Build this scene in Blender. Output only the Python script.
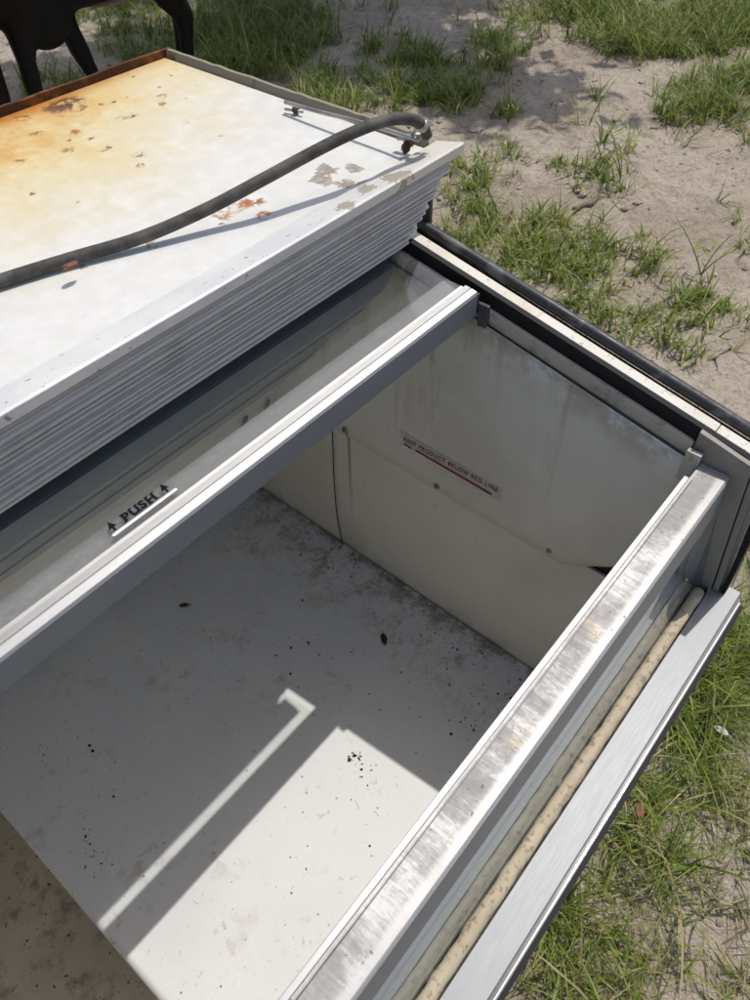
import bpy, bmesh, math, random
import numpy as np
from mathutils import Vector, Matrix, Quaternion

# ------------------------------------------------------------------ camera
for o in list(bpy.data.objects):
    bpy.data.objects.remove(o, do_unlink=True)
scene = bpy.context.scene
COL = scene.collection
CAMZ = 1.55                                   # lens height above the ground
YAW, PITCH, ROLL = math.radians(40.77), math.radians(48.77), math.radians(0.96)
fwd = Vector((math.cos(YAW)*math.cos(PITCH), math.sin(YAW)*math.cos(PITCH), -math.sin(PITCH)))
rgt0 = Vector((math.sin(YAW), -math.cos(YAW), 0.0))
dwn0 = fwd.cross(rgt0)
rgt = rgt0*math.cos(ROLL) + dwn0*math.sin(ROLL)
dwn = dwn0*math.cos(ROLL) - rgt0*math.sin(ROLL)
cam_data = bpy.data.cameras.new('camera')
cam_data.sensor_fit = 'VERTICAL'
cam_data.sensor_height = 24.0
cam_data.lens = 18.0                          # 750 px focal length on a 1000 px tall picture
cam_data.clip_start = 0.02
cam_data.clip_end = 600.0
cam_data.dof.use_dof = True
cam_data.dof.focus_distance = 1.0
cam_data.dof.aperture_fstop = 12.0
cam = bpy.data.objects.new('camera', cam_data)
COL.objects.link(cam)
mw = Matrix.Identity(4)
for i in range(3):
    mw[i][0] = rgt[i]; mw[i][1] = -dwn[i]; mw[i][2] = -fwd[i]
mw[2][3] = CAMZ
cam.matrix_world = mw
scene.camera = cam
scene.render.resolution_x = 768
scene.render.resolution_y = 1024

# ------------------------------------------------------------------ light
SUN = Vector((0.440, -0.006, 1.0)).normalized()
elev = math.asin(SUN.z)
azim = math.atan2(SUN.x, SUN.y)
world = bpy.data.worlds.new('World')
scene.world = world
world.use_nodes = True
wn = world.node_tree
for n in list(wn.nodes):
    wn.nodes.remove(n)
sky = wn.nodes.new('ShaderNodeTexSky')
sky.sky_type = 'NISHITA'
sky.sun_disc = False
sky.sun_elevation = elev
sky.sun_rotation = azim
sky.air_density = 1.0
sky.dust_density = 2.9
sky.ozone_density = 0.5
bg = wn.nodes.new('ShaderNodeBackground')
bg.inputs['Strength'].default_value = 0.135
wo = wn.nodes.new('ShaderNodeOutputWorld')
wn.links.new(sky.outputs[0], bg.inputs[0])
wn.links.new(bg.outputs[0], wo.inputs[0])
sun_data = bpy.data.lights.new('sun', 'SUN')
sun_data.energy = 3.2
sun_data.angle = math.radians(0.53)
sun_data.color = (1.0, 0.955, 0.89)
sun = bpy.data.objects.new('sun', sun_data)
COL.objects.link(sun)
sun.rotation_euler = SUN.to_track_quat('Z', 'Y').to_euler()
sun.location = (3, 0, 6)
vs = scene.view_settings
vs.view_transform = 'Standard'
vs.look = 'None'
vs.exposure = -0.27
vs.gamma = 1.0
vs.use_curve_mapping = False

# ------------------------------------------------------------------ helpers
R_WC = np.array([list(rgt), list(dwn), list(fwd)])

def ray(u, v):
    return Vector((rgt*((u-375)/750.0)) + dwn*((v-500)/750.0) + fwd)

def on_z(u, v, z):                            # pixel -> point on the level z (above ground)
    d = ray(u, v); k = (z-CAMZ)/d.z
    return Vector((d.x*k, d.y*k, z))

def on_y(u, v, y):
    d = ray(u, v); k = y/d.y
    return Vector((d.x*k, y, CAMZ+d.z*k))

def on_x(u, v, x):
    d = ray(u, v); k = x/d.x
    return Vector((x, d.y*k, CAMZ+d.z*k))

def project(P):                               # (n,3) -> (n,2) pixels of the 750x1000 photograph
    q = (P - np.array([0, 0, CAMZ])) @ R_WC.T
    w = np.where(q[:, 2] > 0.05, q[:, 2], 0.05)
    return np.stack([750*q[:, 0]/w+375, 750*q[:, 1]/w+500], 1), q[:, 2]

H = CAMZ                                       # freezer heights are measured from the lens level

def tag(o, label=None, cat=None, group=None, kind=None):
    if label: o['label'] = label
    if cat: o['category'] = cat
    if group: o['group'] = group
    if kind: o['kind'] = kind
    return o

def empty(name, loc, label, cat, group=None):
    o = bpy.data.objects.new(name, None)
    o.empty_display_size = 0.1
    COL.objects.link(o)
    o.location = loc
    return tag(o, label, cat, group)

def put(o, parent):
    if parent is not None:
        o.parent = parent
        m = Matrix.Identity(4)
        p = parent
        chain = []
        while p is not None:
            chain.append(p); p = p.parent
        w = Matrix.Identity(4)
        for p in reversed(chain):
            w = w @ p.matrix_parent_inverse @ Matrix.LocRotScale(p.location, p.rotation_euler, p.scale)
        o.matrix_parent_inverse = w.inverted()
    return o

def link(name, bm, mat, parent=None, smooth=False, bevel=0.0, seg=2):
    bmesh.ops.recalc_face_normals(bm, faces=bm.faces[:])
    if bevel > 0:
        es = [e for e in bm.edges if len(e.link_faces) == 2 and e.calc_face_angle(0) > 0.5]
        bmesh.ops.bevel(bm, geom=es, offset=bevel, segments=seg, affect='EDGES', profile=0.6, clamp_overlap=True)
    me = bpy.data.meshes.new(name)
    bm.to_mesh(me); bm.free()
    if smooth:
        me.polygons.foreach_set('use_smooth', [True]*len(me.polygons))
    o = bpy.data.objects.new(name, me)
    if mat: me.materials.append(mat)
    COL.objects.link(o)
    return put(o, parent)

def mesh_from(name, verts, faces, mat, parent=None, smooth=False):
    me = bpy.data.meshes.new(name)
    me.from_pydata([tuple(v) for v in verts], [], faces)
    me.update()
    if smooth:
        me.polygons.foreach_set('use_smooth', [True]*len(me.polygons))
    o = bpy.data.objects.new(name, me)
    if mat: me.materials.append(mat)
    COL.objects.link(o)
    return put(o, parent)

def bm_box(bm, x0, x1, y0, y1, z0, z1):
    vs_ = [bm.verts.new((x, y, z+H)) for x in (x0, x1) for y in (y0, y1) for z in (z0, z1)]
    for f in ((0, 1, 3, 2), (4, 6, 7, 5), (0, 4, 5, 1), (2, 3, 7, 6), (0, 2, 6, 4), (1, 5, 7, 3)):
        bm.faces.new([vs_[i] for i in f])

def box(name, x0, x1, y0, y1, z0, z1, mat, parent, bevel=0.0015):
    bm = bmesh.new(); bm_box(bm, x0, x1, y0, y1, z0, z1)
    return link(name, bm, mat, parent, bevel=bevel)

def prism(name, prof, x0, x1, mat, parent, bevel=0.0, smooth=False, cuts=0):
    """a (y, z) outline drawn out along x"""
    bm = bmesh.new()
    xs = [x0+(x1-x0)*i/(cuts+1) for i in range(cuts+2)]
    rows = [[bm.verts.new((x, y, z+H)) for y, z in prof] for x in xs]
    n = len(prof)
    for a, b in zip(rows[:-1], rows[1:]):
        for i in range(n):
            bm.faces.new((a[i], a[(i+1) % n], b[(i+1) % n], b[i]))
    bm.faces.new(rows[0]); bm.faces.new(rows[-1][::-1])
    return link(name, bm, mat, parent, smooth, bevel)

def smooth_path(pts, sub=8):
    """Catmull-Rom through the points"""
    P = [Vector(p) for p in pts]
    P = [P[0]*2-P[1]] + P + [P[-1]*2-P[-2]]
    out = []
    for i in range(1, len(P)-2):
        for k in range(sub):
            t = k/sub
            a, b, c, d = P[i-1], P[i], P[i+1], P[i+2]
            out.append(0.5*((2*b)+(c-a)*t+(2*a-5*b+4*c-d)*t*t+(3*b-a-3*c+d)*t**3))
    out.append(P[-2])
    return out

def bm_tube(bm, pts, rad, seg=12, cap=True):
    pts = [Vector(p) for p in pts]
    if not hasattr(rad, '__len__'): rad = [rad]*len(pts)
    t0 = (pts[1]-pts[0]).normalized()
    up = Vector((0, 0, 1)) if abs(t0.z) < 0.9 else Vector((1, 0, 0))
    nrm = (up - t0*up.dot(t0)).normalized()
    rings = []
    for i, p in enumerate(pts):
        t = (pts[min(i+1, len(pts)-1)]-pts[max(i-1, 0)]).normalized()
        nrm = (nrm - t*nrm.dot(t)).normalized()
        b = t.cross(nrm)
        rings.append([bm.verts.new(p+(nrm*math.cos(2*math.pi*k/seg)+b*math.sin(2*math.pi*k/seg))*rad[i]) for k in range(seg)])
    for a, b in zip(rings[:-1], rings[1:]):
        for k in range(seg):
            bm.faces.new((a[k], a[(k+1) % seg], b[(k+1) % seg], b[k]))
    if cap:
        bm.faces.new(rings[0][::-1]); bm.faces.new(rings[-1])

def tube(name, pts, rad, mat, parent=None, seg=12, smooth=True):
    bm = bmesh.new(); bm_tube(bm, pts, rad, seg)
    return link(name, bm, mat, parent, smooth)

def C(x, y, z):                                # freezer coordinates -> world
    return Vector((x, y, z+H))

# ------------------------------------------------------------------ material kit
class NT:
    def __init__(self, name):
        self.m = bpy.data.materials.new(name); self.m.use_nodes = True
        self.t = self.m.node_tree
        for n in list(self.t.nodes): self.t.nodes.remove(n)
        self.out = self.t.nodes.new('ShaderNodeOutputMaterial')
        self._co = None
    def node(self, typ, **kw):
        n = self.t.nodes.new(typ)
        for k, v in kw.items(): setattr(n, k, v)
        return n
    def set(self, sock, v):
        if isinstance(v, bpy.types.NodeSocket): self.t.links.new(v, sock)
        elif v is not None:
            if isinstance(v, (tuple, list)) and len(v) == 3 and sock.type == 'RGBA': v = (*v, 1)
            sock.default_value = v
    def co(self):
        if self._co is None: self._co = self.node('ShaderNodeTexCoord').outputs['Object']
        return self._co
    def xyz(self):
        n = self.node('ShaderNodeSeparateXYZ'); self.set(n.inputs[0], self.co()); return n.outputs
    def vec(self, scale=(1, 1, 1), loc=(0, 0, 0), rot=(0, 0, 0)):
        n = self.node('ShaderNodeMapping'); self.set(n.inputs['Vector'], self.co())
        n.inputs['Scale'].default_value = scale; n.inputs['Location'].default_value = loc; n.inputs['Rotation'].default_value = rot
        return n.outputs[0]
    def noise(self, scale, detail=3, rough=0.55, vec=None, dist=0.0):
        n = self.node('ShaderNodeTexNoise'); self.set(n.inputs['Vector'], vec or self.co())
        n.inputs['Scale'].default_value = scale; n.inputs['Detail'].default_value = detail
        n.inputs['Roughness'].default_value = rough; n.inputs['Distortion'].default_value = dist
        return n.outputs[0]
    def voro(self, scale, vec=None, feature='F1', out='Distance', rnd=1.0):
        n = self.node('ShaderNodeTexVoronoi', feature=feature); self.set(n.inputs['Vector'], vec or self.co())
        n.inputs['Scale'].default_value = scale; n.inputs['Randomness'].default_value = rnd
        return n.outputs[out]
    def ramp(self, v, a, b, lo=0.0, hi=1.0):
        n = self.node('ShaderNodeMapRange', interpolation_type='SMOOTHSTEP')
        self.set(n.inputs[0], v)
        for i, x in enumerate((a, b, lo, hi)): n.inputs[i+1].default_value = x
        return n.outputs[0]
    def math(self, op, a, b=None, c=None):
        n = self.node('ShaderNodeMath', operation=op)
        for i, x in enumerate((a, b, c)):
            if x is not None: self.set(n.inputs[i], x)
        return n.outputs[0]
    def mul(self, *a):
        r = a[0]
        for x in a[1:]: r = self.math('MULTIPLY', r, x)
        return r
    def add(self, *a):
        r = a[0]
        for x in a[1:]: r = self.math('ADD', r, x)
        return r
    def mix(self, f, a, b):
        n = self.node('ShaderNodeMix', data_type='RGBA'); self.set(n.inputs[0], f); self.set(n.inputs[6], a); self.set(n.inputs[7], b)
        return n.outputs[2]
    def dist(self, p):                          # distance of the shading point to p
        n = self.node('ShaderNodeVectorMath', operation='DISTANCE'); self.set(n.inputs[0], self.co()); n.inputs[1].default_value = p
        return n.outputs['Value']
    def spot(self, p, r, nz=None, amp=0.0, soft=0.5):
        d = self.dist(p)
        if nz is not None: d = self.add(d, self.mul(self.math('SUBTRACT', nz, 0.5), amp))
        return self.ramp(d, r*(1-soft), r, 1.0, 0.0)
    def bump(self, h, strength=0.3, dist=0.01):
        n = self.node('ShaderNodeBump'); self.set(n.inputs['Height'], h)
        n.inputs['Strength'].default_value = strength; n.inputs['Distance'].default_value = dist
        return n.outputs[0]
    def bsdf(self, color, rough=0.5, metal=0.0, normal=None, spec=0.5, trans=None, coat=None):
        n = self.node('ShaderNodeBsdfPrincipled')
        self.set(n.inputs['Base Color'], color); self.set(n.inputs['Roughness'], rough); self.set(n.inputs['Metallic'], metal)
        n.inputs['Specular IOR Level'].default_value = spec
        if normal is not None: self.set(n.inputs['Normal'], normal)
        if coat: n.inputs['Coat Weight'].default_value = coat; n.inputs['Coat Roughness'].default_value = 0.25
        return n.outputs[0]
    def done(self, s):
        self.t.links.new(s, self.out.inputs['Surface']); return self.m

def simple(name, color, rough=0.5, metal=0.0, var=0.15, vscale=40, bump=0.0, spec=0.4):
    t = NT(name)
    n = t.noise(vscale, 4)
    c = t.mix(t.ramp(n, 0.3, 0.7), tuple(x*(1-var) for x in color), tuple(min(1, x*(1+var)) for x in color))
    return t.done(t.bsdf(c, rough, metal, t.bump(n, bump, 0.002) if bump else None, spec))

M = {}
def mat_hood_top():
    t = NT('hood_top_paint')
    X, Y, Z = t.xyz()
    n1 = t.noise(9, 6, 0.6); n2 = t.noise(55, 5, 0.65); n3 = t.noise(3.0, 3)
    base = t.mix(t.ramp(n2, 0.35, 0.75), (0.72, 0.715, 0.675), (0.78, 0.775, 0.74))
    # rust wash that crept in from the rear edge
    d = t.add(t.math('SUBTRACT', 0.935, Y), t.mul(t.math('MAXIMUM', t.math('SUBTRACT', X, 0.42), 0.0), 0.55))
    d = t.add(d, t.mul(t.math('SUBTRACT', n1, 0.5), 0.16), t.mul(t.math('SUBTRACT', n3, 0.5), 0.10), t.mul(t.math('SUBTRACT', n2, 0.5), 0.13), t.mul(t.math('SUBTRACT', t.noise(24, 6, 0.7, vec=t.vec((2.4, 0.5, 1))), 0.5), 0.14))
    cream = t.ramp(d, 0.06, 0.40, 1.0, 0.0)
    orange = t.mul(t.ramp(d, 0.0, 0.19, 1.0, 0.0), t.ramp(t.noise(13, 6, 0.72), 0.38, 0.58, 0.35, 1.0))
    c = t.mix(t.mul(cream, 0.90), base, (0.73, 0.57, 0.21))
    c = t.mix(t.mul(orange, t.ramp(n2, 0.2, 0.7, 0.75, 1.0)), c, (0.60, 0.225, 0.016))
    edge = t.ramp(t.add(Y, t.mul(t.math('SUBTRACT', n2, 0.5), 0.03)), 0.895, 0.93, 0.0, 1.0)
    c = t.mix(t.mul(edge, t.ramp(X, 0.40, 0.69, 1.0, 0.25), 0.85), c, (0.42, 0.15, 0.02))
    # pits and rust freckles, denser where the wash is
    dv = t.node('ShaderNodeVectorMath', operation='ADD'); t.set(dv.inputs[0], t.co()); nv = t.node('ShaderNodeTexNoise'); nv.inputs['Scale'].default_value = 130; sv = t.node('ShaderNodeVectorMath', operation='SCALE'); t.set(sv.inputs[0], nv.outputs['Color']); sv.inputs['Scale'].default_value = 0.012; t.set(dv.inputs[1], sv.outputs[0])
    v = t.voro(62, vec=dv.outputs[0]); sel = t.voro(62, vec=dv.outputs[0], out='Color')
    sp = t.node('ShaderNodeSeparateColor'); t.set(sp.inputs[0], sel)
    fre = t.mul(t.ramp(t.add(v, t.mul(t.math('SUBTRACT', n2, 0.5), 0.5)), 0.10, 0.24, 1.0, 0.0),
                t.math('LESS_THAN', sp.outputs[0], t.add(0.02, t.mul(cream, 0.17))))
    c = t.mix(t.mul(fre, 0.9), c, (0.22, 0.085, 0.02))
    for u_, v_, r, col in ((58, 107, .020, (.16, .06, .02)), (70, 102, .018, (.10, .04, .018)), (78, 108, .012, (.13, .05, .02)),
                          (247, 203, .010, (.42, .13, .02)), (258, 201, .008, (.30, .09, .015)), (264, 215, .009, (.40, .11, .015)), (236, 208, .009, (.50, .2, .05)), (222, 216, .010, (.45, .2, .06)), (150, 245, .008, (.4, .2, .08)),
                          (162, 96, .006, (.3, .12, .03)), (162, 104, .006, (.3, .12, .03)), (132, 116, .007, (.25, .10, .03)), (122, 118, .006, (.33, .13, .03)), (139, 155, .006, (.32, .13, .03)), (140, 165, .005, (.35, .14, .03)),
                          (74, 132, .008, (.4, .16, .03)), (68, 150, .007, (.4, .17, .04)), (36, 133, .008, (.34, .12, .02)), (22, 118, .010, (.30, .10, .02)), (104, 150, .005, (.4, .2, .05)), (20, 160, .006, (.35, .14, .03)), (45, 145, .006, (.35, .13, .03))):
        s_ = t.spot(tuple(on_z(u_, v_, H-.36)), r*1.25, n2, 0.05, 0.5)
        c = t.mix(t.mul(s_, t.ramp(n2, 0.40, 0.52, 0.0, 0.95)), c, col)
    # peeled paint near the hose end
    pk = None
    for (u, v_, r) in ((330, 166, .026), (353, 164, .020), (322, 176, .020), (345, 180, .020), (372, 182, .030), (393, 174, .024), (357, 202, .018), (340, 207, .014)):
        s = t.spot(tuple(on_z(u, v_, H-.356)), r, None, 0, 0.9)
        pk = s if pk is None else t.math('MAXIMUM', pk, s)
    nn = t.noise(70, 4, 0.6, dist=0.8)
    pv = t.add(pk, t.mul(t.math('SUBTRACT', nn, 0.5), 2.6))
    pm = t.mul(t.ramp(pv, 0.60, 0.63), t.ramp(pk, 0.02, 0.10))
    rim_ = t.mul(t.ramp(pv, 0.52, 0.60), t.ramp(pk, 0.02, 0.10))
    c = t.mix(t.mul(rim_, 0.7), c, (0.55, 0.50, 0.42))
    c = t.mix(pm, c, t.mix(t.ramp(n2, 0.4, 0.6), (0.46, 0.42, 0.36), (0.33, 0.29, 0.24)))
    # scuffs
    sc = t.noise(30, 3, 0.6, vec=t.vec((2, 14, 1), rot=(0, 0, 0.5)))
    c = t.mix(t.mul(t.ramp(sc, 0.66, 0.74), 0.35), c, (0.42, 0.40, 0.36))
    h = t.math('SUBTRACT', t.mul(n2, 0.2), t.add(pm, fre))
    return t.done(t.bsdf(c, t.ramp(n2, 0.3, 0.7, 0.38, 0.55), 0, t.bump(h, 0.25, 0.001), 0.35))
M['hood_top'] = mat_hood_top()

def mat_flange():
    t = NT('hood_flange_paint')
    X, Y, Z = t.xyz()
    n2 = t.noise(60, 5, 0.65); n1 = t.noise(14, 4)
    c = t.mix(t.ramp(n1, 0.35, 0.65), (0.66, 0.67, 0.67), (0.76, 0.75, 0.72))
    c = t.mix(t.mul(t.ramp(X, 0.45, 0.66), 0.6), c, (0.70, 0.65, 0.54))
    st = t.noise(25, 3, 0.6, vec=t.vec((1, 30, 30)))
    c = t.mix(t.mul(t.ramp(st, 0.60, 0.72), 0.45), c, (0.36, 0.34, 0.31))
    sp = t.ramp(t.noise(150, 2, 0.6), 0.66, 0.72)
    c = t.mix(t.mul(sp, 0.8), c, (0.25, 0.18, 0.11))
    pk = None
    for (u, v_, r) in ((365, 186, .022), (396, 177, .026), (345, 206, .018), (425, 152, .010)):
        s = t.spot(tuple(on_z(u, v_, H-.352)), r, None, 0, 0.9)
        pk = s if pk is None else t.math('MAXIMUM', pk, s)
    nn = t.noise(70, 4, 0.6, dist=0.8)
    pm = t.mul(t.ramp(t.add(pk, t.mul(t.math('SUBTRACT', nn, 0.5), 2.2)), 0.52, 0.58), t.ramp(pk, 0.02, 0.1))
    c = t.mix(pm, c, (0.40, 0.36, 0.30))
    return t.done(t.bsdf(c, 0.42, 0, t.bump(t.add(n2, sp), 0.15, 0.001), 0.4))
M['flange'] = mat_flange()

def mat_rust(name, base, amt):
    t = NT(name)
    n = t.noise(45, 6, 0.7); n1 = t.noise(11, 4, 0.6)
    c = t.mix(t.ramp(n, 0.35, 0.65), (0.055, 0.028, 0.016), (0.24, 0.095, 0.028))
    c = t.mix(t.ramp(n1, amt, amt+0.10), base, c)
    return t.done(t.bsdf(c, 0.8, 0, t.bump(n, 0.5, 0.002), 0.2))
M['rust'] = mat_rust('rusted_steel', (0.085, 0.038, 0.020), 0.46)
M['side_lip'] = mat_rust('beige_lip_paint', (0.30, 0.27, 0.20), 0.54)

def mat_alu(name, base, streak=0.0, rough=0.42, metal=0.75, dirt=0.3, axis='x'):
    t = NT(name)
    n = t.noise(30, 5, 0.6); f = t.noise(60, 4, 0.6, vec=t.vec((0.6, 12, 12)))
    c = t.mix(t.ramp(f, 0.3, 0.7), tuple(x*0.93 for x in base), tuple(min(1, x*1.05) for x in base))
    c = t.mix(t.mul(t.ramp(n, 0.50, 0.66), dirt), c, (0.26, 0.235, 0.20))
    r = t.ramp(f, 0.3, 0.7, rough-0.02, rough+0.04)
    m = metal
    if streak:
        X, Y, Z = t.xyz()
        s = t.add(t.mul(t.noise(52, 6, 0.85, vec=t.vec((5.0, 0.8, 0.8), rot=(0, 0, 0.14)), dist=0.5), 0.62), t.mul(t.noise(34, 6, 0.8), 0.38))
        s2 = t.add(t.mul(t.noise(13, 5, 0.7), 0.6), t.mul(t.noise(4.3, 3, 0.6), 0.5))
        mid = t.mul(t.ramp(Y, 0.0705, 0.0765), t.ramp(Y, 0.0915, 0.0965, 1.0, 0.0))
        k = t.mul(t.ramp(t.add(t.mul(s, 0.65), t.mul(s2, 0.7)), 0.58, 0.80), t.add(t.mul(mid, 0.85), 0.15), streak)
        c = t.mix(t.mul(k, 0.8), c, (0.25, 0.225, 0.20))
        lw = t.noise(50, 4, 0.7, vec=t.vec((0.25, 26, 26)))
        c = t.mix(t.mul(t.ramp(lw, 0.58, 0.70), 0.35), c, (0.20, 0.19, 0.18))
        yel = t.mul(t.ramp(t.noise(22, 3, 0.6), 0.60, 0.72), mid)
        c = t.mix(t.mul(yel, 0.5), c, (0.62, 0.52, 0.36))
        sp = t.ramp(t.noise(170, 2, 0.5), 0.69, 0.73)
        c = t.mix(t.mul(sp, 0.7), c, (0.12, 0.11, 0.10))
        r = t.add(r, t.mul(k, 0.3))
        m = t.math('SUBTRACT', metal, t.mul(k, metal))
    return t.done(t.bsdf(c, r, m, t.bump(f, 0.06, 0.001), 0.5))
M['rail_alu'] = mat_alu('stained_rail_aluminium', (0.50, 0.495, 0.485), 0.75, 0.54, 0.66, 0.06)
M['lid_alu'] = mat_alu('lid_aluminium', (0.50, 0.505, 0.51), 0, 0.50, 0.78, 0.05)
M['ledge_alu'] = mat_alu('ledge_aluminium', (0.31, 0.32, 0.335), 0, 0.56, 0.60, 0.05)
M['corr'] = mat_alu('ribbed_aluminium', (0.54, 0.535, 0.52), 0, 0.36, 0.66, 0.20)
M['face_shade'] = mat_alu('shaded_rail_grey', (0.27, 0.285, 0.305), 0, 0.5, 0.35, 0.05)  # darker copy of the rail aluminium: shade on the rail fronts put into colour
M['flange_dark'] = mat_alu('dusty_dark_flange', (0.15, 0.155, 0.16), 0, 0.6, 0.2, 0.3)
M['chrome'] = simple('bright_trim', (0.85, 0.85, 0.85), 0.12, 1.0, 0.03)
M['strip'] = None
def mat_strip():
    t = NT('speckled_rim_paint')
    n = t.noise(130, 4, 0.7); n1 = t.noise(16, 4)
    c = t.mix(t.ramp(n1, 0.4, 0.7), (0.76, 0.73, 0.66), (0.68, 0.62, 0.51))
    c = t.mix(t.mul(t.ramp(n, 0.56, 0.68), 0.7), c, (0.36, 0.29, 0.20))
    return t.done(t.bsdf(c, 0.55, 0, None, 0.3))
M['strip'] = mat_strip()
M['post'] = mat_alu('corner_aluminium', (0.31, 0.295, 0.265), 0, 0.55, 0.2, 0.75)
M['flange_in'] = mat_alu('grimy_liner_flange', (0.56, 0.51, 0.42), 0, 0.6, 0.0, 0.75)
def mat_black(name, c=(0.032, 0.033, 0.036), rough=0.46):
    t = NT(name)
    n = t.noise(40, 5, 0.65); s = t.noise(26, 4, 0.6)
    col = t.mix(t.mul(t.ramp(s, 0.48, 0.64), 0.6), c, (0.20, 0.20, 0.20))
    return t.done(t.bsdf(col, t.ramp(n, 0.3, 0.7, rough-0.08, rough+0.15), 0, t.bump(n, 0.08, 0.001), 0.5))
M['bumper'] = mat_black('black_vinyl_bumper')
M['gasket'] = simple('black_rubber_gasket', (0.008, 0.008, 0.009), 0.7, 0, 0.2)
def mat_hose():
    t = NT('grey_rubber_hose')
    n = t.noise(70, 5, 0.7); n1 = t.noise(16, 4)
    c = t.mix(t.ramp(n, 0.35, 0.7), (0.055, 0.051, 0.045), (0.115, 0.107, 0.095))
    c = t.mix(t.mul(t.ramp(n1, 0.5, 0.7), 0.6), c, (0.18, 0.168, 0.15))
    return t.done(t.bsdf(c, 0.72, 0, t.bump(n, 0.3, 0.001), 0.3))
M['hose'] = mat_hose()
M['wire'] = simple('dull_wire', (0.42, 0.40, 0.37), 0.42, 0.5, 0.25)
M['bolt'] = simple('rusty_bolt', (0.07, 0.040, 0.030), 0.75, 0.2, 0.4)

def mat_floor():
    t = NT('freezer_floor_enamel')
    X, Y, Z = t.xyz()
    n = t.noise(120, 4, 0.7); n1 = t.noise(7, 5, 0.6); n2 = t.noise(26, 6, 0.7)
    c = t.mix(t.ramp(n1, 0.3, 0.7), (0.70, 0.715, 0.715), (0.76, 0.77, 0.765))
    # grime collecting along the wall joint
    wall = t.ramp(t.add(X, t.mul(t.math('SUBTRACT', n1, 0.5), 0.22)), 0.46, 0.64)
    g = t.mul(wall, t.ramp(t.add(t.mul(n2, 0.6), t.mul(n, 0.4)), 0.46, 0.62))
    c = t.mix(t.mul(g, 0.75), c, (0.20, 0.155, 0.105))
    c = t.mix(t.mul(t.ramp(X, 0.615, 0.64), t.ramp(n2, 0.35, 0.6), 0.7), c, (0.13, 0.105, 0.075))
    # general blotches
    bl = t.mul(t.ramp(n2, 0.54, 0.68), t.ramp(t.noise(5.0, 3), 0.44, 0.60))
    c = t.mix(t.mul(bl, 0.5), c, (0.42, 0.36, 0.27))
    v = t.voro(105); col = t.voro(105, out='Color')
    sp = t.node('ShaderNodeSeparateColor'); t.set(sp.inputs[0], col)
    dots = t.mul(t.ramp(t.add(v, t.mul(t.math('SUBTRACT', n, 0.5), 0.45)), 0.08, 0.20, 1.0, 0.0), t.math('LESS_THAN', sp.outputs[0], t.add(0.05, t.mul(wall, 0.12))))
    c = t.mix(t.mul(dots, 0.8), c, (0.12, 0.10, 0.08))
    wr = t.ramp(t.noise(45, 4, 0.65, dist=2.0), 0.63, 0.68)
    c = t.mix(t.mul(wr, 0.5), c, (0.42, 0.34, 0.24))
    return t.done(t.bsdf(c, t.ramp(n1, 0.3, 0.7, 0.42, 0.6), 0, t.bump(n2, 0.06, 0.002), 0.4))
M['floor'] = mat_floor()
def mat_well():
    t = NT('dirty_well_floor')
    n = t.noise(22, 6, 0.72); n1 = t.noise(6, 5, 0.6)
    c = t.mix(t.ramp(n1, 0.3, 0.7), (0.58, 0.53, 0.44), (0.70, 0.66, 0.58))
    c = t.mix(t.mul(t.ramp(t.add(n, t.mul(n1, 0.3)), 0.62, 0.92), 0.8), c, (0.12, 0.09, 0.06))
    d = t.ramp(t.noise(110, 3, 0.6), 0.66, 0.70)
    c = t.mix(t.mul(d, 0.8), c, (0.07, 0.055, 0.04))
    return t.done(t.bsdf(c, 0.7, 0, t.bump(n, 0.2, 0.002), 0.3))
M['well'] = mat_well()
SLOPE = 0.184
def mat_liner():
    t = NT('liner_enamel')
    X, Y, Z = t.xyz()
    n = t.noise(18, 5, 0.65); n1 = t.noise(5, 4, 0.6)
    c = t.mix(t.ramp(n1, 0.3, 0.7), (0.81, 0.76, 0.65), (0.86, 0.82, 0.72))
    smear = t.noise(9, 5, 0.7, vec=t.vec((1, 1, 0.22)))
    zone = t.mul(t.ramp(Y, 0.28, 0.42), t.ramp(Y, 0.52, 0.64, 1.0, 0.0), t.ramp(Z, H-.80, H-.60))
    c = t.mix(t.mul(zone, t.ramp(smear, 0.44, 0.56), 0.72), c, (0.38, 0.285, 0.17))
    drip = t.noise(42, 4, 0.6, vec=t.vec((1, 1, 0.045)))
    c = t.mix(t.mul(t.ramp(drip, 0.58, 0.70), t.ramp(Z, H-.86, H-.62), 0.38), c, (0.42, 0.32, 0.19))
    yel = t.mul(t.ramp(t.noise(3.2, 4, 0.6), 0.46, 0.60), 0.35)
    c = t.mix(yel, c, (0.62, 0.57, 0.46))
    c = t.mix(t.mul(t.ramp(t.add(Z, t.mul(Y, -SLOPE)), H-.66, H-.585), t.ramp(t.noise(11, 5, 0.7), 0.42, 0.56), 0.75), c, (0.40, 0.31, 0.19))
    # drip under the rear screw
    dr = t.mul(t.ramp(t.math('ABSOLUTE', t.math('SUBTRACT', t.add(Y, t.mul(n, 0.006)), 0.612)), 0.0015, 0.0045, 1.0, 0.0), t.ramp(Z, H-1.10, H-.86), t.math('LESS_THAN', Z, H-.838))
    c = t.mix(t.mul(dr, 0.75), c, (0.33, 0.22, 0.09))
    low = t.mul(t.ramp(Z, H-1.15, H-1.11, 1.0, 0.0), t.ramp(n, 0.45, 0.62))
    c = t.mix(t.mul(low, 0.35), c, (0.25, 0.21, 0.15))
    dots = t.ramp(t.noise(110, 2, 0.5), 0.745, 0.77)
    c = t.mix(t.mul(dots, 0.7), c, (0.16, 0.13, 0.10))
    return t.done(t.bsdf(c, 0.55, 0, t.bump(n1, 0.05, 0.004), 0.22))
M['liner'] = mat_liner()
M['shelf'] = simple('shelf_grey_paint', (0.16, 0.18, 0.19), 0.5, 0, 0.12, 12)
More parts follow.
